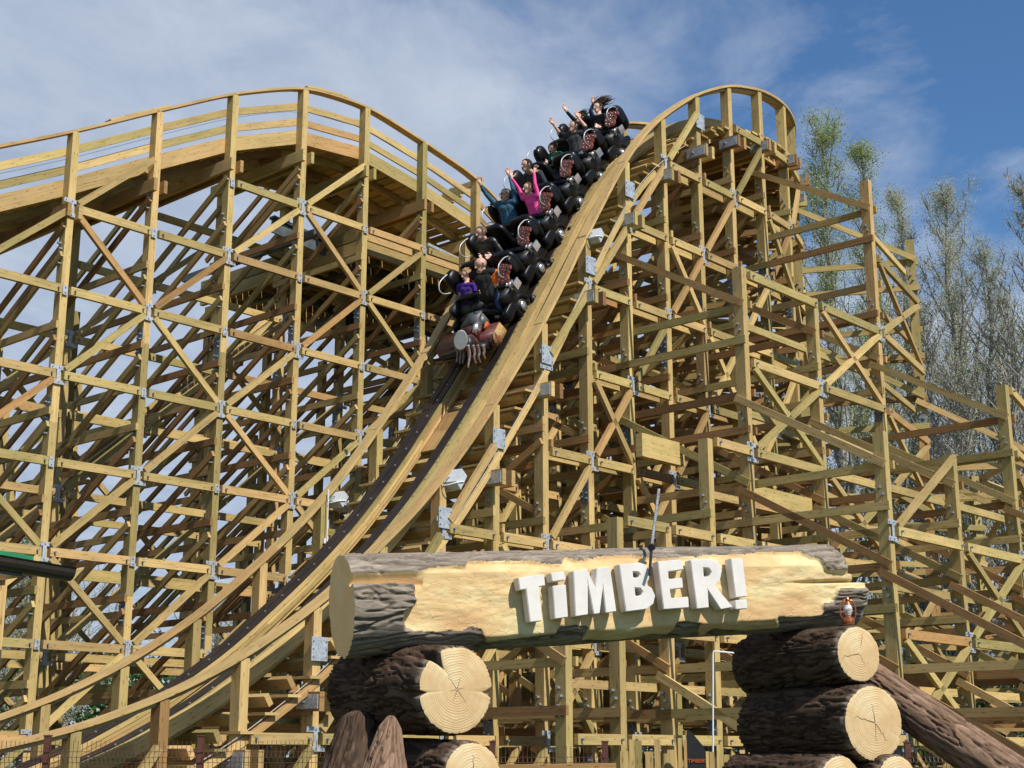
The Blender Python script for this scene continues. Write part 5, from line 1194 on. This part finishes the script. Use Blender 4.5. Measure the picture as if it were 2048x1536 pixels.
tree_at('nearly bare tall tree at the right edge of the picture', 2040, 325, 45, 2.6, 'leaf_pale', 9880, 0.040, 6, nlimb=87, up=1.2, twigs=12)
tree_at('bare birch leaning slightly behind the right outriggers', 2000, 560, 42, 2.9, 'leaf_pale', 5720, 0.037, 7, nlimb=76, up=1.0, twigs=12, tr=.20)
tree_at('grey poplar standing behind the crest timber', 1590, 420, 52, 2.0, 'leaf_green', 13000, 0.043, 8, nlimb=54, up=1.3)
tree_at('low bare tree between the poplars and the timber', 1850, 600, 44, 3.1, 'leaf_pale', 9360, 0.037, 9, nlimb=76, up=.9, twigs=12)
tree_at('bushy pale tree far right behind the leaning log', 2110, 420, 50, 3.4, 'leaf_pale', 10400, 0.043, 10, nlimb=76, up=.9)
tree_at('slim bare tree seen through the outriggers', 1925, 700, 40, 2.3, 'leaf_pale', 6760, 0.034, 12, nlimb=65, up=.9, twigs=12)
tree_at('thin young tree behind the middle outriggers', 1720, 640, 50, 2.9, 'leaf_pale', 10920, 0.037, 13, nlimb=65, up=.9)
tree_at('pale tree showing beyond the left trestle, behind the hut roof', 62, 985, 52, 1.9, 'leaf_green', 13000, 0.043, 14, nlimb=65, up=.8, group='trees behind the left trestle')
tree_at('thin bare tree at the left edge behind the trestle', 8, 850, 50, 2.1, 'leaf_pale', 3900, 0.037, 15, nlimb=54, up=1.0, group='trees behind the left trestle')
tree_at('low spreading tree behind the left trestle foot', 130, 1120, 54, 3.4, 'leaf_pale', 13000, 0.043, 16, nlimb=54, up=.7, group='trees behind the left trestle')
tree_at('bare bushy tree behind the middle of the left trestle', 430, 1215, 60, 2.6, 'leaf_pale', 4680, 0.043, 17, nlimb=65, up=.7, twigs=12, group='trees behind the left trestle')
tree_at('dark bare shrubby tree behind the track run-out', 560, 1235, 62, 2.6, 'leaf_pale', 3900, 0.043, 18, nlimb=65, up=.7, twigs=12, group='trees behind the left trestle')
tree_at('bare pale tree between the two green poplars and the wide one', 1760, 520, 52, 2.8, 'leaf_pale', 9000, .04, 21, nlimb=74, up=1.0, twigs=12)
tree_at('grey bare tree filling the low gap near the right edge', 1985, 640, 54, 3.0, 'leaf_pale', 8000, .04, 22, nlimb=74, up=.9, twigs=12)
tree_at('bare tree behind the outermost right posts', 1905, 560, 56, 2.9, 'leaf_pale', 9000, .04, 23, nlimb=74, up=.9, twigs=12)
# far-off wood closing the horizon
def belt(name, label, y0, y1, xs, h, mat, n, sz, seed, kind='stuff'):
    rg = np.random.default_rng(seed); x = rg.uniform(xs[0], xs[1], n); y = rg.uniform(y0, y1, n); top = h * (.55 + .75 * fbm(np.stack([x * .11, 0 * x + seed, 0 * x], -1), 3)); z = top * rg.random(n) ** .8
    c = np.stack([x, y, z], 1); a = rg.normal(0, 1, (n, 3)); a /= np.linalg.norm(a, axis=1)[:, None]; b = np.cross(a, rg.normal(0, 1, (n, 3))); b /= np.linalg.norm(b, axis=1)[:, None]; s = sz * rg.uniform(.5, 1.4, (n, 1))
    mkobj(name, numpy_tris(name, np.stack([c - a * s, c + b * s * .7, c + a * s, c - b * s * .7], 1), np.clip(rg.normal(.45, .25, n), 0, 1), M[mat]), None, label, 'woodland', kind=kind)
belt('far_wood', 'dark green far-off wood along the horizon', 66, 84, (-46, 60), 7.0, 'leaf_dark', 60000, .17, 31)
belt('far_wood', 'grey-green budding wood behind the dark undergrowth', 86, 100, (-60, 80), 9.0, 'leaf_pale', 22000, .15, 32)
belt('undergrowth', 'green undergrowth under the right-hand trees', 38, 58, (8, 30), 4.6, 'leaf_dark', 26000, .11, 33)

# ------------------------------------------------------------------ floodlights on the handrail posts
def flood(px_, py_, w, label, s=1.0):
    c = PX(px_, py_, w); root = thing('floodlight', label, 'floodlight', tuple(c), 'floodlights on the drop handrails'); R = Matrix.Rotation(math.radians(-28), 3, 'Z') @ Matrix.Rotation(math.radians(-38), 3, 'X')
    P = Prim(); f = [(-.16, -.14), (.16, -.14), (.16, .14), (-.16, .14)]; bk = [(-.15, -.13), (.15, -.13), (.15, .13), (-.15, .13)]
    A = [c + R @ Vector((x * s, .0, z * s)) for x, z in f]; B = [c + R @ Vector((x * s, .03, z * s)) for x, z in f]; D = [c + R @ Vector((x * s, -.13 * s, z * s)) for x, z in bk]
    P.quad(B, [(0, 0)] * 4, (.5, .5, 0)); P.quad(D, [(0, 0)] * 4, (.5, .5, 0))
    for i in range(4): j = (i + 1) % 4; P.quad([A[i], A[j], B[j], B[i]], [(0, 0)] * 4, (.5, .5, 0)); P.quad([D[i], D[j], A[j], A[i]], [(0, 0)] * 4, (.5, .5, 0))
    me = prim_mesh('housing', [P], [M['flood']]); mkobj('housing', me, root)
    P = Prim(); tube_into(P, spline([c + R @ Vector((-.17 * s, 0, 0)), c + R @ Vector((-.15 * s, -.12, -.13 * s)), c + R @ Vector((0, -.15, -.2 * s)), c + R @ Vector((.15 * s, -.12, -.13 * s)), c + R @ Vector((.17 * s, 0, 0))], 4), .011); mkobj('bracket', prim_mesh('bracket', [P], [M['white']]), root)
    P = Prim(); tube_into(P, spline([c + R @ Vector((0, -.12, .0)), c + R @ Vector((.02, -.2, -.12)), c + R @ Vector((-.05, -.12, -.24))], 5), .007); mkobj('cable', prim_mesh('cable', [P], [M['cable']]), root)
M['flood'] = simple('pale_grey_enamel', (.50, .53, .54), .45, .1, .12, 9)
flood(1189, 477, -.12, 'pale grey floodlight highest up the drop, beneath the train', 1.0)
flood(907, 965, -.12, 'pale grey floodlight beside the right rail above the sign log', 1.15)
flood(676, 1003, WD - .1, 'white floodlight on the left handrail of the drop', .95)
def junction():
    c = PX(650, 1082, WD - .12); root = thing('junction_box', 'small white junction box with a conduit on a handrail post', 'junction box', tuple(c)); P = Prim(); beam_into(P, c - Z * .045, c + Z * .045, .085, .06, (.5, .5, 0), up=V)
    mkobj('box', prim_mesh('box', [P], [M['white']]), root); P = Prim(); tube_into(P, [c + V * -.05 + Z * .9, c + V * -.05], .01); mkobj('conduit', prim_mesh('conduit', [P], [M['white']]), root)
junction()
# ------------------------------------------------------------------ wire fence
M['fence'] = simple('brown_coated_fence_steel', (.10, .035, .022), .5, .1, .2, 10)
def wire_fence(label, segs, top=1.72, group='brown wire fences in front of the coaster'):
    root = thing('wire_fence', label, 'fence', (segs[0][0], segs[0][1], 0), group)
    for x, y in segs:
        P = Prim(); beam_into(P, (x, y, 0), (x, y, top + .07), .07, .07, (.5, .5, 0), up=Vector((0, 1, 0))); beam_into(P, (x, y, top + .071), (x, y, top + .085), .085, .085, (.5, .5, 0), up=Vector((0, 1, 0))); mkobj('post', prim_mesh('post', [P], [M['fence']]), root)
    for (x0, y0), (x1, y1) in zip(segs[:-1], segs[1:]):
        P = Prim(); a = Vector((x0, y0 - .04, 0)); b = Vector((x1, y1 - .04, 0)); ln = (b - a).length; n = int(ln / .05)
        for k in range(1, n):
            q = a.lerp(b, k / n); pr = [(0, .3), (0, top - .22), (.035, top - .16), (0, top - .10), (0, top + .02)]
            for (o0, z0), (o1, z1) in zip(pr[:-1], pr[1:]): beam_into(P, q + Vector((0, -o0, z0)), q + Vector((0, -o1, z1)), .005, .005, (.5, .5, 0), up=Vector((0, 1, 0)))
        for z, o in ((top - .22, .0), (top - .16, .035), (top - .10, 0), (top - .45, 0), (top - .65, 0), (.9, 0), (.5, 0)): beam_into(P, a + Vector((0, -o - .006, z)), b + Vector((0, -o - .006, z)), .006, .006, (.5, .5, 0))
        mkobj('mesh_panel', prim_mesh('mesh_panel', [P], [M['fence']]), root)
def gx(px_, Y): return PY(px_, 1500, Y).x
wire_fence('brown wire mesh fence across the lower left in front of the run-out', [(gx(-110, 17.0), 17.0), (gx(94, 17.0), 17.0), (gx(401, 17.1), 17.1), (gx(705, 17.2), 17.2)])
wire_fence('brown wire mesh fence between the left log stack and the pickets', [(gx(985, 17.3), 17.3), (gx(1210, 17.4), 17.4)], 1.66)
wire_fence('brown wire mesh fence under the leaning log at the right', [(gx(1815, 18.4), 18.4), (gx(2100, 18.4), 18.4)], 1.66)
P = Prim(); beam_into(P, PY(985, 1540, 16.9), PY(1232, 1537, 16.9), .08, .12, (.8, .3, 0)); me = prim_mesh('plank_rail', [P], [M['wood']]); mkobj('plank_rail', me, None, 'orange-brown plank rail at the bottom between log stack and pickets', 'rail')
# picket fence
def pickets():
    Y = 17.6; root = thing('picket_fence', 'rough wooden picket fence of uneven slats at the bottom between the log stacks', 'fence', (gx(1240, Y), Y, 0)); x = gx(1240, Y); xe = gx(1520, Y); k = 0; xp = gx(1392, Y - .3)
    for z in (.5, 1.25): P = Prim(); beam_into(P, (x, Y + .04, z), (xe, Y + .04, z), .04, .09, tone_rand()); mkobj('rail', prim_mesh('rail', [P], [M['wood'], M['bolt']]), root)
    while x < xe:
        w = random.uniform(.045, .10); P = Prim(); h = random.uniform(1.55, 1.80); beam_into(P, (x + w / 2, Y + random.uniform(-.02, .0), 0), (x + w / 2 + random.uniform(-.02, .02), Y, h), w, .03, tone_rand(), up=Vector((0, 1, 0)))
        mkobj('picket', prim_mesh('picket', [P], [M['wood']]), root); x += w + random.uniform(.005, .03)
pickets()
# dark board with lettering
def board():
    Y = 17.3; c = PY(1392, 1510, Y); root = thing('sign_board', 'dark rounded board with small orange lettering behind the picket fence', 'sign', (c.x, Y, 0)); M['orange_paint'] = simple('orange_paint', (.55, .13, .02), .5)
    pts = [(-.10, 0.2), (.11, .2), (.115, 1.62), (.09, 1.68), (-.05, 1.85), (-.10, 1.86)]; P = Prim(); a = [Vector((c.x + x, Y, z)) for x, z in pts]; b = [p + Vector((0, .03, 0)) for p in a]; n = len(a)
    P.quad(a, [(0, 0)] * n, (.5, .5, 0)); P.quad(b[::-1], [(0, 0)] * n, (.5, .5, 0))
    for i in range(n): P.quad([a[i], b[i], b[(i + 1) % n], a[(i + 1) % n]], [(0, 0)] * 4, (.5, .5, 0))
    mkobj('panel', prim_mesh('panel', [P], [M['blackmat']]), root)
    cu = bpy.data.curves.new('t', 'FONT'); cu.body = 'TIMBER!'; cu.size = .058; cu.extrude = .003; cu.align_x = 'CENTER'; ob = bpy.data.objects.new('t', cu); COL.objects.link(ob)
    me = bpy.data.meshes.new_from_object(ob.evaluated_get(bpy.context.evaluated_depsgraph_get())); bpy.data.objects.remove(ob); me.name = 'lettering'; me.materials.clear(); me.materials.append(M['orange_paint'])
    me.transform(Matrix.Translation((c.x + .005, Y - .008, 1.50)) @ Matrix.Rotation(math.radians(90), 4, 'X')); mkobj('lettering', me, root)
board()
# white bent pipe in front of the timber
P = Prim(); tube_into(P, [PY(1426, 1545, 19.5), PY(1426, 1308, 19.5), PY(1427, 1303, 19.5), PY(1432, 1302.5, 19.5), PY(1490, 1308, 19.8)], .011); me = prim_mesh('white_pipe', [P], [M['white']]); smooth(me); mkobj('white_pipe', me, None, 'thin white pipe bending over in front of the timber, left of the right log stack', 'pipe')
# ------------------------------------------------------------------ hut with green roof at the left edge
def hut():
    Y = 10.5; root = thing('hut', 'corner of a small timber hut with dark gutter and green roof edge at the left', 'hut', (PY(-60, 1300, Y).x, Y, 0)); M['green_roof'] = simple('green_roof_sheet', (.015, .20, .075), .5, 0, .25, 8); M['gutter'] = simple('dark_brown_gutter', (.035, .026, .022), .35, .1, .3, 10)
    M['hut_wall'] = wood_mat('hut_cladding')
    a = PY(140, 1141, 10.0); b = PY(-420, 1048, 8.6)
    ax = (b - a).normalized(); lat = ax.cross(Z).normalized(); P = Prim(); n = 10; pr = [(math.cos(t) * .08, math.sin(t) * .075) for t in np.linspace(math.pi, 2 * math.pi, n)]; sect = [(x, z) for x, z in pr] + [(.092, .012), (.075, .012)] + [(x * .86, z * .86 + .002) for x, z in pr[::-1]] + [(-.075, .012), (-.092, .012)]
    A = [a + lat * x + Z * z for x, z in sect]; B = [b + lat * x + Z * z for x, z in sect]; m = len(A)
    for i in range(m): j = (i + 1) % m; P.quad([A[i], A[j], B[j], B[i]], [(0, 0)] * 4, (.5, .5, 0))
    P.quad([a + lat * x + Z * z for x, z in pr], [(0, 0)] * n, (.5, .5, 0)); mkobj('gutter', prim_mesh('gutter', [P], [M['gutter']]), root)
    P = Prim(); back = -lat if lat.y < 0 else lat; e = a + Z * .03 + back * .0; P.quad([a + ax * .28 + Z * .055, b + Z * .055, b + back * 2.2 + Z * .45, a + ax * .9 + back * 2.2 + Z * .45], [(0, 0), (3, 0), (3, 2), (0, 2)], (.5, .5, 0))
    P.quad([a + ax * .28 + Z * .02, b + Z * .02, b + Z * .055, a + ax * .28 + Z * .055], [(0, 0)] * 4, (.5, .5, 0)); mkobj('roof', prim_mesh('roof', [P], [M['green_roof']]), root)
    P = Prim(); beam_into(P, a + ax * .35 + back * .1 - Z * .07, b + back * .1 - Z * .07, .2, .05, (.9, .2, 0)); mkobj('soffit', prim_mesh('soffit', [P], [M['gutter']]), root)
    P = Prim(); w0 = PY(15, 1165, 10.3); w1 = PY(-300, 1165, 9.6); top = w0.z + .02
    P.quad([Vector((w0.x, w0.y, 0)), Vector((w1.x, w1.y, 0)), Vector((w1.x, w1.y, top)), Vector((w0.x, w0.y, top))], [(0, 0), (0, 1.2), (top, 1.2), (top, 0)], (.62, .9, 0))
    P.quad([Vector((w0.x, w0.y, 0)), Vector((w0.x - 1.15, w0.y + 2.5, 0)), Vector((w0.x - 1.15, w0.y + 2.5, top)), Vector((w0.x, w0.y, top))], [(0, 0), (0, 1.2), (top, 1.2), (top, 0)], (.62, .9, 0)); mkobj('wall', prim_mesh('wall', [P], [M['hut_wall']]), root)
    P = Prim(); beam_into(P, Vector((w0.x - .01, w0.y - .02, top + .03)), Vector((w1.x, w1.y - .02, top - .10)), .05, .07, (.95, .1, 0)); mkobj('trim_board', prim_mesh('trim_board', [P], [M['brown']]), root)
hut()
